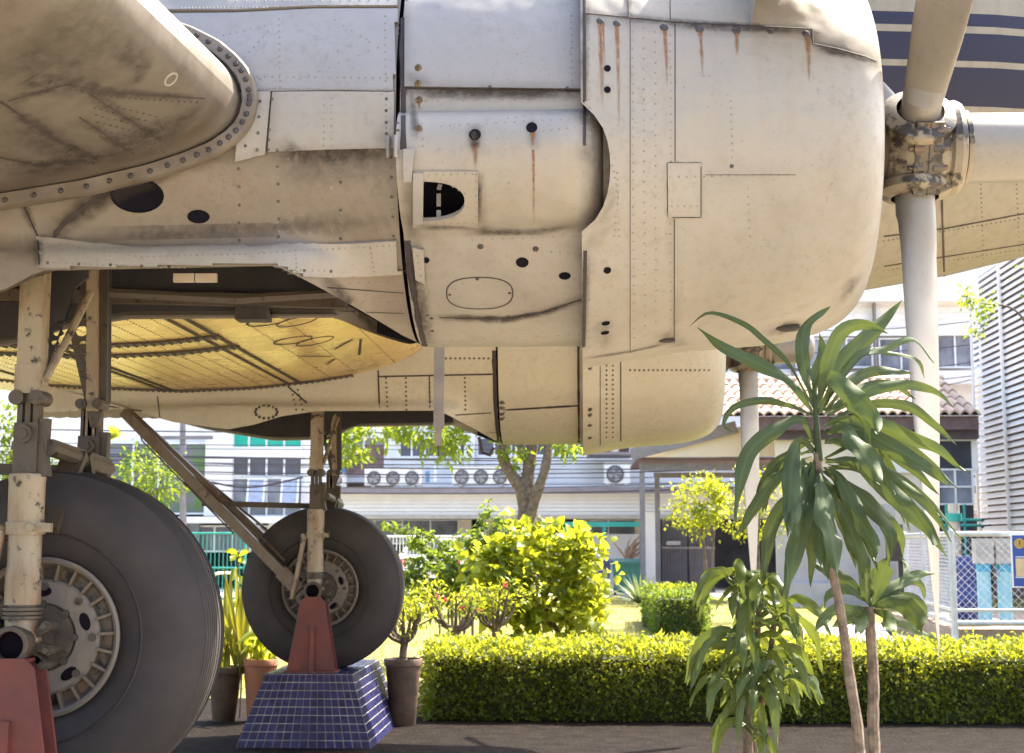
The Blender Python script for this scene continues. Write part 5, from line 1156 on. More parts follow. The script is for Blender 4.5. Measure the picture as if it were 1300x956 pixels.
def window(par, x0, y0, x1, y1, Y, nx, ny, glass=None, fr=None, t=2.2, name='window'):
    f = MB(); a, b = at(x0, y0, Y), at(x1, y1, Y); w_ = t * Y / FPX
    for i in range(nx + 1): X = lerp(a.x, b.x, i / nx); f.box((X, Y + .03, (a.z + b.z) / 2), (w_, .10, abs(a.z - b.z) + w_))
    for j in range(ny + 1): Z = lerp(a.z, b.z, j / ny); f.box(((a.x + b.x) / 2, Y + .035, Z), (abs(b.x - a.x) + w_, .088, w_))
    f = f.build(name, fr or B_FRAME, par, flat=True)
    for i in range(nx):
        for j in range(ny):
            c = Vector((lerp(a.x, b.x, (i + .5) / nx), Y + .05, lerp(a.z, b.z, (j + .5) / ny))); q = MB(); q.box(c, (abs(b.x - a.x) / nx - w_, .012, abs(a.z - b.z) / ny - w_)); q.build('pane', glass or B_GLASS, f, flat=True)
    return f
Y0 = 45.0
# ---- office building on the left
o = at(200, 760, Y0); ob = thing('office_building', 'pale office building with tall gridded windows and teal panes on the left', 'building', (o.x, Y0, 0))
rect('wall', -120, 300, 135, 768, Y0 + .6, 9, B_WHITE, ob); rect('wall', 135, 300, 268, 562, Y0 + .55, 9, B_WHITE, ob); rect('wall', 268, 300, 293, 655, Y0 + .2, 1.2, B_WHITE, ob); rect('wall', 293, 300, 420, 545, Y0 + .5, 9, B_WHITE, ob); rect('wall', 383, 545, 424, 655, Y0 + .45, 2, B_WHITE, ob)
rect('back_wall', 133, 560, 420, 780, Y0 + 2.2, 6, B_DK, ob)
window(ob, 137, 563, 266, 652, Y0 + .4, 4, 1, B_GLG); window(ob, 294, 547, 383, 568, Y0 + .4, 4, 1, B_TEALG); rect('spandrel', 293, 569, 384, 580, Y0 + .35, .3, B_SID, ob)
window(ob, 294, 581, 383, 604, Y0 + .4, 4, 1, plain('dim_glass', (.10, .10, .13), .15)); window(ob, 294, 607, 383, 640, Y0 + .4, 4, 1); window(ob, 294, 642, 383, 655, Y0 + .4, 4, 1)
for x in (324, 367):    # two top-hung sashes pushed open
    f = MB(); a, b = at(x - 10, 607, Y0), at(x + 10, 640, Y0); M = Matrix.Rotation(R(-14), 3, 'X'); cx, cz = (a.x + b.x) / 2, (a.z + b.z) / 2; w_, h_ = abs(b.x - a.x), abs(a.z - b.z); oo = Vector((cx, Y0 + .1, cz))
    for (dx, dz, sx, sz) in ((-w_ / 2, 0, .06, h_), (w_ / 2, 0, .06, h_), (0, h_ / 2, w_, .06), (0, -h_ / 2, w_, .06)): f.box(oo + M @ Vector((dx, 0, dz)), (sx, .05, sz), M)
    f = f.build('open_sash', B_FRAME, ob, flat=True); MB().box(oo, (w_ - .05, .015, h_ - .05), M).build('pane', plain('pale_sky_glass', (.40, .45, .62), .1), f, flat=True)
rect('ledge', 120, 656, 424, 664, Y0 - .3, 1.0, B_SID, ob); rect('wall', 60, 664, 250, 768, Y0 + .7, .5, plain('blue_grey_wall', (.26, .30, .36), .7), ob)
for x in (212, 222, 345, 395): rect('column', x - 4, 664, x + 4, 768, Y0 + .3, .3, B_SID, ob)
window(ob, 250, 668, 340, 700, Y0 + .8, 4, 1); window(ob, 350, 668, 392, 700, Y0 + .8, 2, 1)
# ---- long white building
lb = thing('long_building', 'long white building with a slatted fascia, dark windows and a ledge of air conditioners', 'building', (at(700, 760, Y0).x, Y0, 0))
X0, X1 = 424, 1400
rect('core_wall', X0, 250, X1, 612, Y0 + 2.4, 8, B_WHITE, lb); rect('dark_ground_floor', X0, 655, X1, 772, Y0 + 2.2, 6, B_DK, lb)
rect('ledge', X0 - 8, 618.5, X1, 625, Y0 - .5, 3.0, B_GREY, lb)
for k in range(6):
    y = 626 + k * 4.8; a, b = at(X0 - 6, y, Y0), at(X1, y + 3.3, Y0); q = MB(); q.box(((a.x + b.x) / 2, Y0 + .06 + .012 * (k % 2), (a.z + b.z) / 2), (b.x - a.x, .12, a.z - b.z)); q.build('fascia_plank', B_SID, lb, flat=True)
rect('fascia_back', X0 - 5, 624, X1, 654, Y0 + .18, .2, plain('shadow_gap_grey', (.16, .14, .14), .8), lb)
rect('soffit', X0 - 5, 654, X1, 658, Y0 - .1, 2.2, plain('beige_soffit', (.50, .44, .36), .7), lb)
# ground floor bays
for x0, x1 in ((440, 582), (655, 690), (735, 810), (628, 652)): window(lb, x0, 660, x1, 690, Y0 + 1.9, max(1, (x1 - x0) // 34), 1)
for x0, x1 in ((582, 598), (690, 700), (614, 626), (806, 815), (424, 432)): rect('pier', x0, 656, x1, 770, Y0 + 1.7, .4, B_CREAM, lb)
rect('shutter_wall', 700, 678, 812, 770, Y0 + 1.2, .2, B_WHITE, lb)
q = MB()
for k in range(26): rect('', 702 + k * 4.2, 679, 704 + k * 4.2, 768, Y0 + 1.17, .03, None, None, q)
q.build('shutter_rib', B_SID, lb, flat=True, kind='stuff')
# upper floor: brown wall on the left, dark glazing, white siding
rect('brown_wall', 420, 565, 500, 602, Y0 + 2.0, .3, B_PINK, lb); rect('brown_wall', 424, 602, 470, 612, Y0 + 2.1, .3, B_WHITE, lb); window(lb, 428, 558, 462, 576, Y0 + 1.9, 2, 1); rect('white_band', 424, 536, 520, 556, Y0 + 1.8, .3, B_SID, lb); rect('pier', 488, 540, 508, 600, Y0 + 1.8, .3, B_SID, lb)
window(lb, 506, 556, 590, 580, Y0 + 1.9, 5, 1, plain('dim_glass', (.10, .10, .13), .15)); window(lb, 606, 556, 800, 578, Y0 + 1.9, 9, 1, plain('dim_glass', (.10, .10, .13), .15))
for k in range(11):
    y = 580 + k * 3.5; rect('siding_plank', 500, y, 1400, y + 3.1, Y0 + 1.75 + .02 * (k % 2), .3, B_SID, lb)
for x in (582, 592, 600, 703): rect('downpipe', x - 2.4, 540, x + 2.4, 592, Y0 + 1.4, .12, B_SID, lb)
# upper right storeys seen between propeller and louvres
for k in range(10):
    y = 383 + k * 4.2; rect('siding_plank', 960, y, 1400, y + 3.7, Y0 + 1.75 + .02 * (k % 2), .3, B_SID, lb)
for x0, x1, y0, y1 in ((1010, 1108, 430, 466), (1116, 1172, 430, 470), (1180, 1245, 424, 466), (940, 1004, 432, 470)): window(lb, x0, y0, x1, y1, Y0 + 1.9, max(2, (x1 - x0) // 26), 1)
rect('white_band', 900, 472, 1400, 486, Y0 + 1.7, .4, B_WHITE, lb)
for x in (1112, 1176, 1006): rect('pier', x - 3, 380, x + 3, 486, Y0 + 1.5, .3, B_GREY, lb)
rect('roof_band', 940, 366, 1400, 380, Y0 + 1.2, 1.5, B_SID, lb)
for x, w_ in ((1140, 12), (1160, 10)): rect('downpipe', x - 1.2, 600, x + 1.2, 655, Y0 - .5, .1, plain('rusty_pipe', (.30, .18, .08), .7), lb)
# small open louvre window and cables box by the AC units
rect('meter_box', 602, 598, 620, 611, Y0 - .1, .3, B_GREY, lb); rect('pipe_run', 540, 598, 545, 612, Y0 - .2, .1, plain('blue_pipe', (.12, .30, .50), .5), lb); rect('pipe_run', 551, 592, 554, 612, Y0 - .2, .1, B_SID, lb); rect('pipe_run', 435, 560, 438, 612, Y0 + 1.5, .1, plain('blue_pipe', (.12, .30, .50), .5), lb)
# ---- air conditioners: box with fan rings
M_FAN = plain('fan_grille_grey', (.42, .41, .44), .5, var=.2); M_FDK = plain('fan_dark', (.15, .14, .16), .6)
def aircon(x0, y0, x1, y1, n_, Y, lab, group=None):
    a, b = at(x0, y0, Y), at(x1, y1, Y); t = thing('air_conditioner', lab, 'air conditioner', ((a.x + b.x) / 2, Y, b.z), group); w_ = b.x - a.x; h_ = a.z - b.z
    q = MB(); q.box(((a.x + b.x) / 2, Y + .3, (a.z + b.z) / 2 + .02), (w_, .6, h_ - .04)); q.box(((a.x + b.x) / 2, Y + .3, a.z + .012), (w_ + .03, .64, .03)); q.box((a.x + w_ * .15, Y + .3, b.z + .02), (.1, .6, .05)); q.box((b.x - w_ * .15, Y + .3, b.z + .02), (.1, .6, .05)); q.build('housing', B_AC, t, flat=True)
    for k in range(n_):
        c = Vector((a.x + w_ * (k + .5) / n_ if n_ > 1 else a.x + w_ * .42, Y - .012, (a.z + b.z) / 2)); r = min(h_ * .36, w_ / n_ * .40)
        f = MB(); f.lathe([(r * 1.12, -.0), (r * 1.12, .03), (r, .035), (r, -.005), (.001, -.005)], c, (0, -1, 0), 24); f = f.build('fan_opening', M_FDK, t)
        g = MB()
        for rr in (.3, .55, .8): g.lathe([(r * rr - .008, .02), (r * rr, .028), (r * rr + .008, .02)], c, (0, -1, 0), 20)
        for j in range(4): an = j * math.pi / 4; dv = Vector((math.cos(an), 0, math.sin(an))) * r; g.bar(c - dv + Vector((0, -.024, 0)), c + dv + Vector((0, -.024, 0)), .012, .008, (0, 1, 0))
        g.build('fan_guard', M_FAN, f)
        bl = MB()
        for j in range(4):
            an = j * math.pi / 2 + .4; dv = Vector((math.cos(an), 0, math.sin(an))); pv = Vector((-dv.z, 0, dv.x)); bl.add([c + dv * r * .15 - pv * r * .1 + Vector((0, -.012, 0)), c + dv * r * .85 - pv * r * .3 + Vector((0, -.006, 0)), c + dv * r * .85 + pv * r * .25 + Vector((0, -.018, 0)), c + dv * r * .15 + pv * r * .1 + Vector((0, -.012, 0))], [(0, 1, 2, 3)])
        bl.build('fan_blade', M_FAN, f)
    return t
aircon(463, 596, 535, 618, 3, Y0 - .35, 'wide white air conditioner with three fans, the left one of two on the ledge'); aircon(574, 594, 647, 617, 3, Y0 - .35, 'wide white air conditioner with three fans, the right one beside the forked tree')
aircon(767, 588, 800, 616, 1, Y0 - .35, 'single fan white air conditioner on the ledge next to the porch'); aircon(1210, 581, 1243, 603, 1, Y0 - .35, 'single fan white air conditioner beside the white louvred building'); aircon(424, 602, 436, 618, 1, Y0 - .35, 'small white air conditioner left of the fan ledge')
# flower pots on the roof ledge by the porch
for x, m_ in ((757, M_TERRA), (770, M_TERRA), (781, B_AC), (792, M_DPOT)):
    o = at(x, 574, Y0 - .2); q = MB(); q.lathe([(.001, 0), (.13, 0), (.19, .28), (.21, .30), (.17, .30), (.16, .24), (.001, .24)], (o.x, o.y, o.z), (0, 0, 1), 14)
    tag(q.build('flower_pot', m_, loc=o), {757: 'orange flower pot at the left end of the high ledge', 770: 'second orange flower pot on the high ledge', 781: 'white flower pot on the high ledge by the porch roof', 792: 'brown flower pot on the high ledge nearest the porch roof'}[x], 'flower pot')
rect('pot_shelf', 745, 574, 802, 577, Y0 - .4, 2.0, B_GREY, lb)
# ---- overhead cables
for k, (y0, y1, sg) in enumerate(((575, 566, .25), (579, 572, .3), (583, 590, .2), (586, 577, .45), (590, 596, .3), (596, 588, .6), (571, 580, .2), (560, 552, .2), (598, 604, .3), (543, 537, .2), (588, 583, .1), (574, 585, .35), (608, 600, .5), (566, 562, .15))):
    Yc_ = 41.2 + .16 * k; a, b = at(-60, y0, Yc_), at(1290, y1, Yc_); s = [a.lerp(b, i / 30) - Vector((0, 0, sg * 4 * (i / 30) * (1 - i / 30))) for i in range(31)]
    q = MB(); q.tube(s, .011 if k % 3 else .018, 5); q = q.build('overhead_cable', B_CABLE, loc=tuple(a)); tag(q, 'thin black overhead cable strung along in front of the long white building', 'cable', 'overhead cables across the building fronts')
for k, (y0, y1, sg) in enumerate(((412, 398, .3), (452, 446, .5), (458, 466, .5), (440, 428, .3), (476, 462, .7))):
    Yc_ = 42.0 + .15 * k; a, b = at(900, y0, Yc_), at(1300, y1, Yc_); s = [a.lerp(b, i / 20) - Vector((0, 0, sg * 4 * (i / 20) * (1 - i / 20))) for i in range(21)]
    q = MB(); q.tube(s, .013, 5); tag(q.build('overhead_cable', B_CABLE, loc=tuple(a)), 'black overhead cable high up between the propeller and the louvred building', 'cable', 'high cables on the right')
s = spline([at(268, 612, 43.6), at(300, 618, 43.6), at(335, 617, 43.6), at(384, 606, 43.6)], 20); q = MB(); q.tube(s, .028, 6); tag(q.build('hanging_cable', B_CABLE, loc=tuple(s[0])), 'sagging black cable in front of the gridded office windows', 'cable')
g = MB(); a = at(232, 768, 43.2); tp = at(232, 520, 43.2); g.cyl((a.x, a.y, 0), tp, .11, .08, 12); t = tag(g.build('utility_pole', B_STEEL, loc=(a.x, a.y, 0)), 'grey utility pole in front of the mirror glass window on the left', 'utility pole'); q = MB(); p_ = at(232, 556, 43.2); q.bar(p_ - Vector((.9, 0.12, 0)), p_ + Vector((.9, -.12, 0)), .1, .1); q.build('cross_arm', B_STEEL, t)
# ---- porch, gates, tiled house
YP = 38.0
po = thing('porch', 'lean to porch with cream fascia and grey steel posts before the gates', 'porch', (at(880, 750, YP).x, YP, 0))
def quadslab(name, pts, Y, d, mat_, par):
    g = MB(); g.plate([at(x, y, Y) for x, y in pts], [], d, (0, 1, 0)); return g.build(name, mat_, par, flat=True)
quadslab('fascia', [(808, 582), (985, 579), (985, 528), (925, 546)], YP, .15, B_CREAM, po); a, b = at(801, 577, YP - .1), at(935, 542, YP - .1); g = MB(); g.bar(a, b, .3, .09, (0, 1, 0)); g.build('roof_edge', B_GREY, po)
g = MB(); c1, c2 = at(808, 583, YP), at(1000, 580, YP); g.box(((c1.x + c2.x) / 2, YP + 2.5, c1.z + .02), (c2.x - c1.x, 5, .05)); g.build('ceiling_sheet', B_EAVE, po, flat=True)
rect('beam', 812, 588, 985, 597, YP + .3, .2, B_STEEL, po); rect('beam', 830, 600, 985, 606, YP + 3, .2, B_STEEL, po)
for x, Y in ((815, YP + .2), (834, YP + 2.6)):
    a = at(x, 600, Y); MB().box((a.x, Y, 3.1 / 2), (.13, .13, 3.1)).build('post', B_STEEL, po, flat=True)
gt = thing('sheet_metal_gate', 'dark grey ribbed sheet metal gate beside a white pier', 'gate', (at(868, 752, 42).x, 42, 0))
for (x0, x1) in ((840, 873), (874, 908)):
    lf = rect('gate_leaf', x0, 658, x1, 752, 42, .06, B_GATE, gt); q = MB()
    for k in range(9): rect('', x0 + 1 + k * (x1 - x0) / 9, 662, x0 + 2.4 + k * (x1 - x0) / 9, 750, 41.96, .04, None, None, q)
    q.build('gate_rib', B_STEEL, lf, flat=True); rect('rail', x0, 694, x1, 697, 41.93, .05, B_STEEL, lf)
rect('letter_box', 846, 687, 864, 692, 41.85, .1, plain('pale_metal', (.4, .4, .42), .5), gt)
a = at(828, 752, 41.5); g = MB(); b = at(828, 653, 41.5); g.box((a.x, 41.8, b.z / 2), (.44, .4, b.z)); g.box((a.x, 41.8, b.z + .03), (.52, .48, .06)); tag(g.build('gate_pier', B_WHITE, flat=True, loc=(a.x, 41.8, 0)), 'white gate pier left of the dark grey gate', 'pier')
YH = 36.0
th_ = thing('tiled_house', 'cream walled house with a pale orange tiled roof behind the dracaena', 'house', (at(1080, 760, YH).x, YH, 0))
rect('wall', 985, 556, 1239, 775, YH + .4, .3, B_CREAM, th_); rect('eave_board', 945, 529, 1243, 545, YH - .2, .12, B_EAVE, th_); rect('eave_board', 960, 545, 1243, 557, YH + .05, .3, plain('dark_eave', (.09, .065, .075), .7), th_)
rect('white_panel', 985, 558, 1130, 582, YH + .25, .1, B_CREAM, th_); rect('dark_opening', 1186, 560, 1239, 720, YH + .3, .08, B_DK, th_); window(th_, 1190, 596, 1236, 640, YH + .2, 2, 2); rect('siding', 1130, 556, 1243, 600, YH + .3, .06, B_SID, th_)
# roof: rounded tiles, each a piece
a, b = at(905, 527, YH - .35), at(1245, 527, YH - .35); top = at(905, 484, YH + 3.2); nC = 26; nR = 5; cw = (b.x - a.x) / nC; dv = Vector((0, top.y - a.y, top.z - a.z)) / nR
q = MB(); U = dv * 1.12; nn = Vector((0, -dv.z, dv.y)).normalized()
q.grid(lambda u, v: a + Vector((cw * (u - .5) * 1.02 + cw * .5, 0, 0)) + U * v + nn * (.10 * abs(math.sin(math.pi * u)) - v * .05), 8, 1); q.grid(lambda u, v: a + Vector((cw * (u - .5) * 1.02 + cw * .5, 0, 0)) + nn * (.10 * abs(math.sin(math.pi * u)) - .05 * v), 8, 1)
t0 = q.build('roof_tile', B_TILE, th_)
share(t0, [Vector((cw * i, 0, 0)) + dv * j + nn * random.uniform(0, .015) for i in range(nC) for j in range(nR) if i or j])
for o_ in [o for o in COL.objects if o.name.startswith('roof_tile')]: o_.parent = th_
g = MB(); g.add([a - nn * .03, Vector((b.x, a.y, a.z)) - nn * .03, Vector((b.x, a.y, a.z)) + dv * nR - nn * .08, a + dv * nR - nn * .08], [(0, 1, 2, 3)]); g.build('roof_deck', B_EAVE, th_, flat=True)
a2 = Vector((a.x, a.y, a.z)) + dv * nR; g = MB(); g.tube([a2 + nn * .02, Vector((b.x, a2.y, a2.z)) + nn * .02], .10, 10); g.build('roof_ridge', B_TILE, th_)
# garden wall behind the dracaena
a, b = at(985, 640, 33), at(1140, 762, 33); g = MB(); g.box(((a.x + b.x) / 2, 33.1, a.z / 2), (b.x - a.x, .2, a.z)); g.box(((a.x + b.x) / 2, 33.0, .25), (b.x - a.x + .02, .5, .5)); tag(g.build('garden_wall', plain('grey_white_wall', (.50, .46, .46), .85, var=.15, scale=1.5), flat=True, loc=((a.x + b.x) / 2, 33.1, 0)), 'plain pale garden wall behind the hanging dracaena leaves', 'wall')
# ---- louvred building on the right: every slat a piece
xl = at(1246, 600, 40).x; lv = thing('louvred_building', 'white building clad in horizontal louvre slats on the right', 'building', (xl + 2, 36, 0))
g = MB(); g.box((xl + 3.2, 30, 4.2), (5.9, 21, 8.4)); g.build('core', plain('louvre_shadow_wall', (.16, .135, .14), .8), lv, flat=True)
q = MB(); M = Matrix.Rotation(R(30), 3, 'Y'); q.box((xl + .05, 30.4, 1.72), (.02, 20.4, .135), M); s0 = q.build('louvre_slat', B_SID, lv, flat=True); s0.parent = lv
for o_ in share(s0, [Vector((0, 0, .166 * k)) for k in range(1, 41)]): o_.parent = lv
for Y in (40.3, 37.5, 34.5, 31.5): MB().box((xl - .04, Y, 5), (.06, .10, 6.8)).build('louvre_post', B_SID, lv, flat=True)
rect('base_wall', 1248, 655, 1420, 770, 40.2, .3, B_DK, lv)
# ---- fence enclosure with pipes and the blue sign
YE = 19.8
def gp(x, y, Y): return at(x, y, Y)
a = at(1213, 822, YE); fe = thing('chain_link_fence', 'grey pipe framed chain link fence round two pale blue pipes', 'fence', (a.x, YE, 0))
c0 = Vector((a.x, YE, 0)); cR = Vector((at(1420, 800, YE).x, YE, 0)); cL = Vector((at(1152, 790, 24.5).x, 24.5, 0)); zt = at(1213, 678, YE).z; zb = at(1213, 791, YE).z
for p in (c0, cR, cL, c0.lerp(cL, .55)): g = MB(); g.cyl((p.x, p.y, 0), (p.x, p.y, zt + .02), .045 if p is c0 else .035, n=14); g.ball((p.x, p.y, zt + .02), .046, 10); g.build('post', B_GALV, fe)
for p, q_ in ((c0, cR), (c0, cL)):
    for z_ in (zt, zb, zb + .16): g = MB(); g.cyl((p.x, p.y, z_), (q_.x, q_.y, z_), .035 if z_ != zb + .16 else .022, n=12); g.build('rail', B_GALV, fe)
g = MB()
for p, q_ in ((c0, cR), (c0, cL)):
    L = (q_ - p).length; d = (q_ - p) / L; H = zt - zb; n = int((L + H) / .095)
    for k in range(n):
        for sgn in (1, -1):
            u0 = k * .095 - H if sgn > 0 else k * .095; u1 = u0 + sgn * H; z0, z1 = zb, zt
            if sgn < 0: u0, u1 = k * .095, k * .095 - H
            t0_, t1_ = 0, 1
            du = u1 - u0
            for lim in (0, L):
                t_ = (lim - u0) / du
                if lim == 0: (t0_, t1_) = (max(t0_, t_), t1_) if du > 0 else (t0_, min(t1_, t_))
                else: (t0_, t1_) = (t0_, min(t1_, t_)) if du > 0 else (max(t0_, t_), t1_)
            if t1_ - t0_ < .02: continue
            A_ = p + d * (u0 + du * t0_) + Vector((0, 0, lerp(z0, z1, t0_))); B_ = p + d * (u0 + du * t1_) + Vector((0, 0, lerp(z0, z1, t1_))); g.tube([A_, B_], .0032, 3, False)
g.build('wire_mesh', B_GALV, fe, kind='stuff')
g = MB(); g.box(((c0.x + cR.x) / 2 + .1, YE + 2.4, .14), (cR.x - c0.x + .1, 4.7, .28)); struct(g.build('pump_slab', plain('brown_concrete', (.27, .20, .15), .9), flat=True))
for x0, x1, lab in ((1238, 1262, 'pale blue standing pipe with a square grey cap, left one of two'), (1266, 1286, 'pale blue standing pipe with a square grey cap, right one by the sign')):
    xm = (x0 + x1) / 2 + 1; o = at(xm, 787, YE + 1.2); t = thing('standing_pipe', lab, 'pipe', (o.x, o.y, .28)); zc = at(xm, 716, YE + 1.2).z; zt_ = at(xm, 683, YE + 1.2).z
    g = MB(); g.cyl((o.x, o.y, .28), (o.x, o.y, zc), .092, n=20); g.build('pipe_body', plain('pale_blue_plastic', (.22, .47, .58), .4, var=.08), t)
    g = MB(); g.cyl((o.x, o.y, zc - .10), (o.x, o.y, zc + .01), .10, n=20); g.build('pipe_collar', plain('blue_plastic_collar', (.03, .32, .52), .4), t)
    g = MB(); g.box((o.x, o.y, (zc + zt_) / 2), (.235, .22, zt_ - zc - .012)); g.build('cap_box', plain('weathered_grey_box', (.42, .40, .37), .8, var=.2, scale=5), t, flat=True)
# drum
o = at(1229, 757, 22.5); t = thing('blue_drum', 'dark blue plastic drum behind the chain link fence', 'drum', (o.x, 22.5, .28)); g = MB(); r = .27; h_ = at(1229, 706, 22.5).z
g.lathe([(.001, .28), (r * .95, .28), (r, .32), (r, .5), (r * 1.03, .52), (r * 1.03, .56), (r, .58), (r, h_ - .2), (r * 1.03, h_ - .18), (r, h_ - .14), (r * .93, h_), (.001, h_)], (o.x, 22.5, 0), (0, 0, 1), 28); g.build('drum_body', plain('dark_blue_plastic', (.012, .03, .17), .4, var=.1), t); MB().cyl((o.x + .1, 22.4, h_), (o.x + .1, 22.4, h_ + .05), .04, n=10).build('drum_bung', plain('red_cap', (.4, .03, .03), .5), t)
# red louvre panel and posts behind the fence
pr_ = thing('red_slatted_panel', 'faded red slatted panel behind the left part of the wire fence', 'panel', (at(1166, 750, 30).x, 30, 0))
for k in range(11):
    a, b = at(1154, 688 + k * 5.3, 30), at(1186, 691.6 + k * 5.3, 30); MB().box(((a.x + b.x) / 2, 30, (a.z + b.z) / 2), (b.x - a.x, .05, a.z - b.z)).build('slat', plain('faded_red_slat', (.46, .20, .19), .7, var=.15), pr_, flat=True)
for x in (1153, 1187): a = at(x, 684, 30); MB().box((a.x, 30.05, a.z / 2), (.07, .07, a.z)).build('panel_post', B_FRAME, pr_, flat=True)
a, b = at(1136, 666, 32), at(1152, 775, 32); g = MB(); g.box(((a.x + b.x) / 2, 32, a.z / 2), (.10, .1, a.z)); g.box((a.x - .05, 31.95, a.z - .5), (.3, .12, .5)); tag(g.build('meter_post', plain('dark_brown_wood', (.10, .07, .06), .8), flat=True, loc=((a.x + b.x) / 2, 32, 0)), 'dark post with a box beside the red slatted panel', 'post')
o = at(1211, 660, 27); t = thing('vent_pipe', 'pale vent pipe with teal band behind the fence post', 'pipe', (o.x, 27, 0)); g = MB(); g.cyl((o.x, 27, 0), (o.x, 27, at(1211, 640, 27).z), .10, n=16); g.build('pipe_body', plain('pale_pipe', (.55, .47, .40), .6), t); g = MB(); g.cyl((o.x, 27, at(1211, 662, 27).z), (o.x, 27, at(1211, 652, 27).z), .14, n=16); g.build('pipe_band', B_TEAL, t)
# teal frame rails at the house
t = thing('teal_rail', 'teal pipe rail in front of the dark opening near the louvred building', 'railing', (at(1215, 760, 33).x, 33, 0))
for y in (660, 667): a, b = at(1190, y, 33), at(1246, y, 33); MB().cyl(a, b, .03, n=8).build('rail', B_TEAL, t)
for x in (1201, 1224): a = at(x, 640, 33); MB().cyl((a.x, 33, 0), a, .03, n=8).build('post', B_TEAL, t)
# sign
YS = 19.62; a, b = at(1283, 678, YS), at(1345, 746, YS); s_ = thing('blue_sign', 'blue notice board with a round yellow emblem hung on the wire fence', 'sign', ((a.x + b.x) / 2, YS, b.z))
MB().box(((a.x + b.x) / 2, YS + .012, (a.z + b.z) / 2), (b.x - a.x, .02, a.z - b.z)).build('border', B_FRAME, s_, flat=True)
w_ = b.x - a.x; MB().box(((a.x + b.x) / 2, YS - .001, (a.z + b.z) / 2), (w_ - .03, .006, a.z - b.z - .03)).build('board', plain('sign_blue', (.015, .05, .26), .4, var=.05), s_, flat=True)
e = at(1294, 690, YS); MB().lathe([(.001, .0), (.062, 0), (.062, .004), (.001, .004)], e + Vector((0, -.004, 0)), (0, -1, 0), 28).build('emblem_disc', plain('sign_yellow', (.62, .38, .05), .5), s_)
g = MB(); g.lathe([(.040, .005), (.044, .008), (.048, .005)], e + Vector((0, -.004, 0)), (0, -1, 0), 24); g.box(e + Vector((0, -.011, 0)), (.012, .004, .055)); g.box(e + Vector((0, -.0112, -.004)), (.04, .004, .012)); g.ball(e + Vector((0, -.010, .022)), .013, 8, (1, .3, 1)); g.build('emblem_mark', plain('emblem_brown', (.14, .06, .03), .6), s_)
c1, c2 = at(1287, 709, YS), at(1345, 732, YS); MB().box(((c1.x + c2.x) / 2 + .02, YS - .006, (c1.z + c2.z) / 2), (c2.x - c1.x, .004, c1.z - c2.z)).build('sign_panel', plain('sign_cream', (.60, .42, .24), .5), s_, flat=True)
for y in (707, 733): q1, q2 = at(1287, y, YS), at(1345, y, YS); MB().box(((q1.x + q2.x) / 2 + .02, YS - .0075, q1.z), (q2.x - q1.x, .004, .008)).build('sign_line', B_FRAME, s_, flat=True)
# ---- bins
def wbin(x, ytop, Y, w_px, mat_, lab):
    o = at(x, ytop, Y); w_ = w_px * Y / FPX; h = o.z; t = thing('wheelie_bin', lab, 'bin', (o.x, Y, 0)); g = MB()
    V = [Vector((o.x + sx * w_ * .5 * f, Y + sy * .32 * f, z_)) for z_, f in ((.08, .8), (h - .14, 1.0)) for sx, sy in ((-1, -1), (1, -1), (1, 1), (-1, 1))]; g.add(V, [(3, 2, 1, 0), (4, 5, 6, 7)] + [(i, (i + 1) % 4, 4 + (i + 1) % 4, 4 + i) for i in range(4)]); g.build('bin_body', mat_, t, flat=True)
    l = MB(); l.grid(lambda u, v: Vector((o.x + (u - .5) * w_ * 1.1, Y - .38 + v * .78, h - .14 + .12 * math.sin(math.pi * min(1, v * 1.0 + .05)) ** .6 * (1 if 0 < u < 1 else .75))), 6, 8); l.box((o.x, Y - .02, h - .135), (w_ * 1.1, .74, .05)); l.build('bin_lid', mat_, t)
    for sx in (-1, 1): MB().cyl((o.x + sx * w_ * .36, Y + .3, .1), (o.x + sx * w_ * .44, Y + .3, .1), .1, n=14).build('bin_wheel', M_DRIV, t)
wbin(758, 707, 40, 34, plain('navy_bin_plastic', (.06, .07, .22), .45, var=.08), 'dark blue wheelie bin beside the green one'); wbin(796, 708, 40, 38, plain('green_bin_plastic', (.05, .19, .15), .45, var=.1), 'dusty green wheelie bin with dry fronds behind it')
t = thing('dry_palm', 'bunch of dry brown palm fronds behind the green bin', 'plant', (at(800, 752, 41.5).x, 41.5, 0)); o = at(797, 715, 41.5); o0 = Vector((o.x, 41.5, 0))
for k in range(26): e = Vector((random.gauss(.1, .35), random.gauss(0, .2), random.uniform(.3, 1.0))); strip_leaf([o0.lerp(o, .2), o, o + e * .6, o + e + Vector((.1, 0, -.15))], .07, L_DRY, 'leaf', t, 6, 0, .02, .2)
# teal goal-like frame before the shutter wall
t = thing('steel_goal_frame', 'teal steel frame of posts and a top beam in front of the white ribbed wall', 'frame', (at(766, 760, 41.8).x, 41.8, 0))
for x in (719, 767, 816): a = at(x, 667, 41.8); MB().box((a.x, 41.8, a.z / 2), (.09, .09, a.z)).build('post', B_TEAL, t, flat=True)
a, b = at(717, 668, 41.8), at(818, 668, 41.8); MB().box(((a.x + b.x) / 2, 41.8, a.z + .05), (b.x - a.x, .11, .13)).build('beam', B_TEAL, t, flat=True)
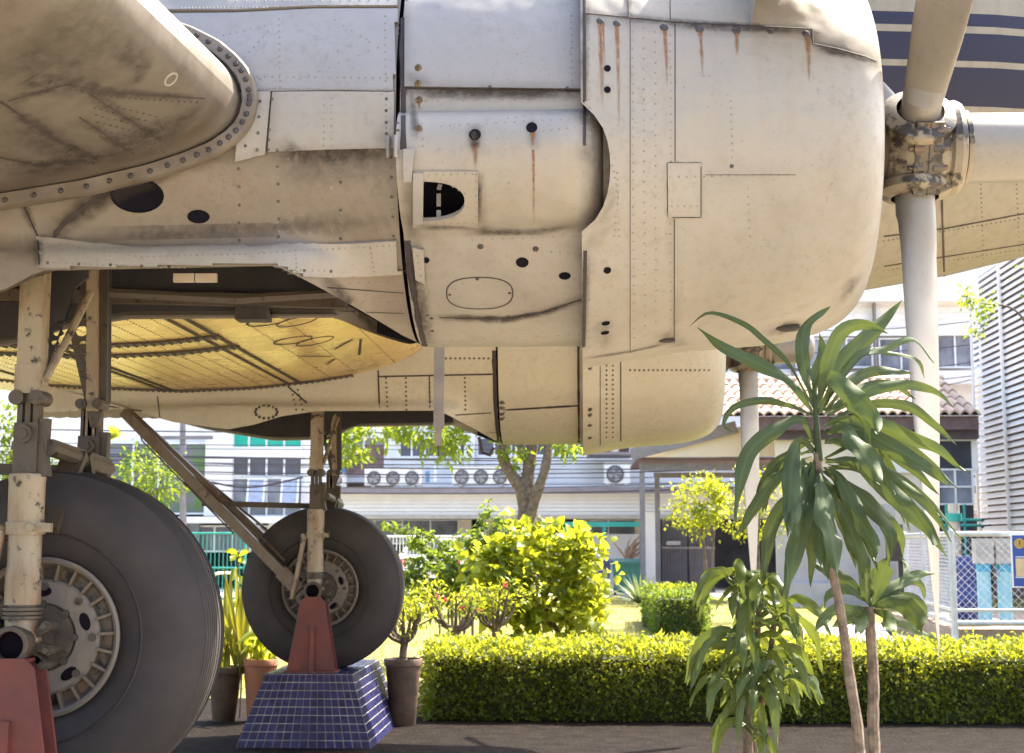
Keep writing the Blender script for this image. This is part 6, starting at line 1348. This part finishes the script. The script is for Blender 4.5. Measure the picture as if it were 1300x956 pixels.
# ---- railings
def railing(x0, x1, yt, yb, Y, mat_, lab, step=.11, mid=None, r=.012):
    a, b = at(x0, yt, Y), at(x1, yt, Y); t = thing('railing', lab, 'railing', ((a.x + b.x) / 2, Y, 0)); zb_ = max(.05, at(x0, yb, Y).z)
    for z_ in [a.z, zb_] + ([at(x0, mid, Y).z] if mid else []): MB().cyl((a.x, Y, z_), (b.x, Y, z_), r * 2, n=8).build('rail', mat_, t)
    q = MB(); q.cyl((a.x, Y, zb_), (a.x, Y, a.z), r, n=6); br = q.build('bar', mat_, t); n = int((b.x - a.x) / step)
    for c in share(br, [Vector((i * step, 0, 0)) for i in range(1, n + 1)]): c.parent = t
    for X in (a.x, b.x): MB().cyl((X, Y, 0), (X, Y, a.z), r * 2.4, n=8).build('post', mat_, t)
railing(482, 596, 681, 752, 38, B_FRAME, 'white bar railing behind the arching shrub', .085); railing(205, 312, 677, 764, 36, B_TEAL, 'teal bar railing behind the two wheels', .10, 721)
a = at(272, 728, 33); b = at(301, 728, 33); g = MB(); g.tube(spline([Vector((a.x, 33, 0)), Vector((a.x, 33, a.z - .1)), Vector((a.x + .08, 33, a.z)), Vector((b.x - .08, 33, a.z)), Vector((b.x, 33, a.z - .1)), Vector((b.x, 33, 0))], 40), .03, 8); tag(g.build('hoop_barrier', B_FRAME, loc=((a.x + b.x) / 2, 33, 0)), 'white hoop barrier in front of the teal railing', 'barrier')
# ---- parked car seen through the railing
cx = at(545, 720, 40).x; car = thing('parked_car', 'white car parked tail on behind the white railing', 'car', (cx, 42, 0)); B_CAR = plain('white_car_paint', (.62, .60, .60), .25, var=.04)
prof_ = [(-2.0, .35), (-2.05, .75), (-1.95, .98), (-1.55, 1.05), (-1.1, 1.42), (-.2, 1.48), (.6, 1.40), (1.2, 1.0), (2.0, .85), (2.1, .6), (2.05, .32)]
def cs(u, v):
    y, z_ = prof_[int(round(u * 10))]; k = (v - .5) * 2; wd = .84 if z_ < 1.1 else .84 - (z_ - 1.1) * .55; return Vector((cx + wd * k * (1 if abs(k) < .99 else 1), 42 + y, z_ - .04 * k ** 4))
g = MB(); g.grid(cs, 10, 8)
for s in (-1, 1): g.add([(cx + s * (.84 if z_ < 1.1 else .84 - (z_ - 1.1) * .55), 42 + y, z_ - .04) for y, z_ in prof_], [tuple(range(11))])
g.build('body', B_CAR, car)
g = MB(); g.add([(cx - .62, 40.40, 1.10), (cx + .62, 40.40, 1.10), (cx + .55, 40.86, 1.43), (cx - .55, 40.86, 1.43)], [(0, 1, 2, 3)]); g.build('rear_window', plain('dark_glass', (.02, .025, .03), .1), car, flat=True)
for s in (-1, 1):
    MB().box((cx + s * .66, 39.97, .83), (.30, .06, .20)).build('tail_light', plain('red_lens', (.55, .02, .03), .3), car, flat=True)
    for y in (-1.3, 1.35): MB().cyl((cx + s * .66, 42 + y, .31), (cx + s * .86, 42 + y, .31), .31, n=24).build('wheel', M_RUBBER, car)
MB().box((cx, 39.93, .5), (1.5, .08, .22)).build('bumper', B_CAR, car, flat=True); MB().box((cx, 39.94, .78), (.5, .04, .12)).build('number_plate', B_FRAME, car, flat=True)
# ---- trees
def tree(name, lab, base, limbs, crown, nL, L, mat_, dens=9):
    t = thing(name, lab, 'tree', base)
    for pts, r0, r1 in limbs:
        g = MB(); s = spline(pts, 18); g.tube(s, [lerp(r0, r1, i / 17) * (1 + .08 * math.sin(i * 1.7)) for i in range(18)], 10); g.build('trunk' if r0 > .15 else 'limb', M_BARK, t)
    PP = []; DD = []
    for c, rad, n_, sg in crown: P, D = clumps(c, rad, n_, dens, sg, .2); D[:, 2] -= .5; PP.append(P); DD.append(D)
    f = leaves('crown', np.concatenate(PP), np.concatenate(DD), L, .42, mat_, t); f['kind'] = 'stuff'; return t
YT = 30; bt = at(668, 752, YT)
tree('forked_tree', 'grey trunked forked tree with hanging lime leaves behind the far engine', (bt.x, YT, 0), [([Vector((bt.x, YT, 0)), at(668, 700, YT), at(668, 640, YT), at(664, 615, YT)], .20, .17), ([at(664, 622, YT), at(648, 600, YT), at(638, 575, YT), at(640, 520, YT), at(600, 480, YT)], .13, .06), ([at(668, 620, YT), at(672, 590, YT), at(676, 560, YT), at(672, 500, YT)], .14, .07), ([at(672, 590, YT), at(662, 570, YT), at(655, 530, YT)], .09, .06), ([at(672, 660, YT - .2), at(682, 625, YT - .3), at(694, 585, YT - .3), at(698, 520, YT)], .11, .07), ([at(640, 530, YT), at(560, 505, YT), at(470, 520, YT)], .08, .03), ([at(672, 520, YT), at(740, 490, YT)], .08, .03)],
    [(at(440, 570, YT), (.35, .5, .35), 22, .10), (at(480, 545, YT), (.7, .6, .28), 30, .12), (at(540, 548, YT), (.5, .6, .36), 34, .12), (at(570, 558, YT), (.35, .5, .40), 26, .11), (at(590, 500, YT), (1.6, 1.0, .5), 70, .18), (at(655, 575, YT), (.35, .4, .35), 14, .10), (at(724, 565, YT), (.22, .4, .25), 16, .09), (at(690, 490, YT), (1.6, 1.0, .6), 60, .2), (at(420, 520, YT), (.9, .7, .35), 30, .14)], 0, .17, L_TREE)
bt = at(1330, 760, 27)
tree('street_tree', 'tree at the right edge with sparse lime twigs above the louvres', (bt.x, 27, 0), [([Vector((bt.x, 27, 0)), at(1340, 600, 27), at(1335, 420, 27)], .2, .1), ([at(1325, 450, 27), at(1290, 395, 27), at(1245, 385, 27)], .03, .012)], [(at(1228, 378, 27), (.22, .4, .12), 12, .06), (at(1246, 392, 27), (.16, .4, .2), 10, .06), (at(1240, 418, 27), (.08, .3, .14), 5, .05), (at(1340, 330, 27), (.7, .9, .6), 40, .16)], 0, .10, L_TREE)
bt = at(10, 760, 39)
tree('garden_tree', 'dense green tree in front of the office building at the left edge', (bt.x, 39, 0), [([Vector((bt.x, 39, 0)), at(12, 650, 39), at(20, 560, 39)], .2, .1)], [(at(5, 545, 39), (.9, .7, .8), 60, .2), (at(40, 600, 39), (.9, .7, .9), 50, .2), (at(-20, 620, 39), (1.2, .8, 1.2), 60, .2)], 0, .2, L_MID)
bt = at(195, 760, 41)
tree('young_tree', 'young leafy tree before the mirror glass window', (bt.x, 41, 0), [([Vector((bt.x, 41, 0)), at(196, 690, 41), at(200, 620, 41)], .08, .04)], [(at(205, 612, 41), (.7, .5, .6), 50, .15), (at(178, 600, 41), (.6, .5, .7), 40, .15)], 0, .15, L_TREE)
o = at(138, 548, 30); t = thing('palm_tip', 'yellow green palm frond tip peeping past the strut of the near wheel', 'plant', (o.x, 30, 0)); g = MB(); g.tube([Vector((o.x - .1, 30, 0)), o - Vector((.1, 0, .2))], [.06, .03], 8); g.build('trunk', M_BARK, t)
for k in range(9): a = lerp(-.4, 1.4, k / 8); strip_leaf([o - Vector((.1, 0, .2)), o + Vector((.1 + .12 * math.sin(a), 0, -.1 + .1 * math.cos(a))), o + Vector((.26 * math.sin(a), 0, .22 * math.cos(a) - .05))], .04, L_LIME, 'leaf', t, 5, 0, 0, .2)
print('objects', len(bpy.data.objects), 'tris', sum(len(o.data.loops) for o in bpy.data.objects if o.type == 'MESH') // 3)
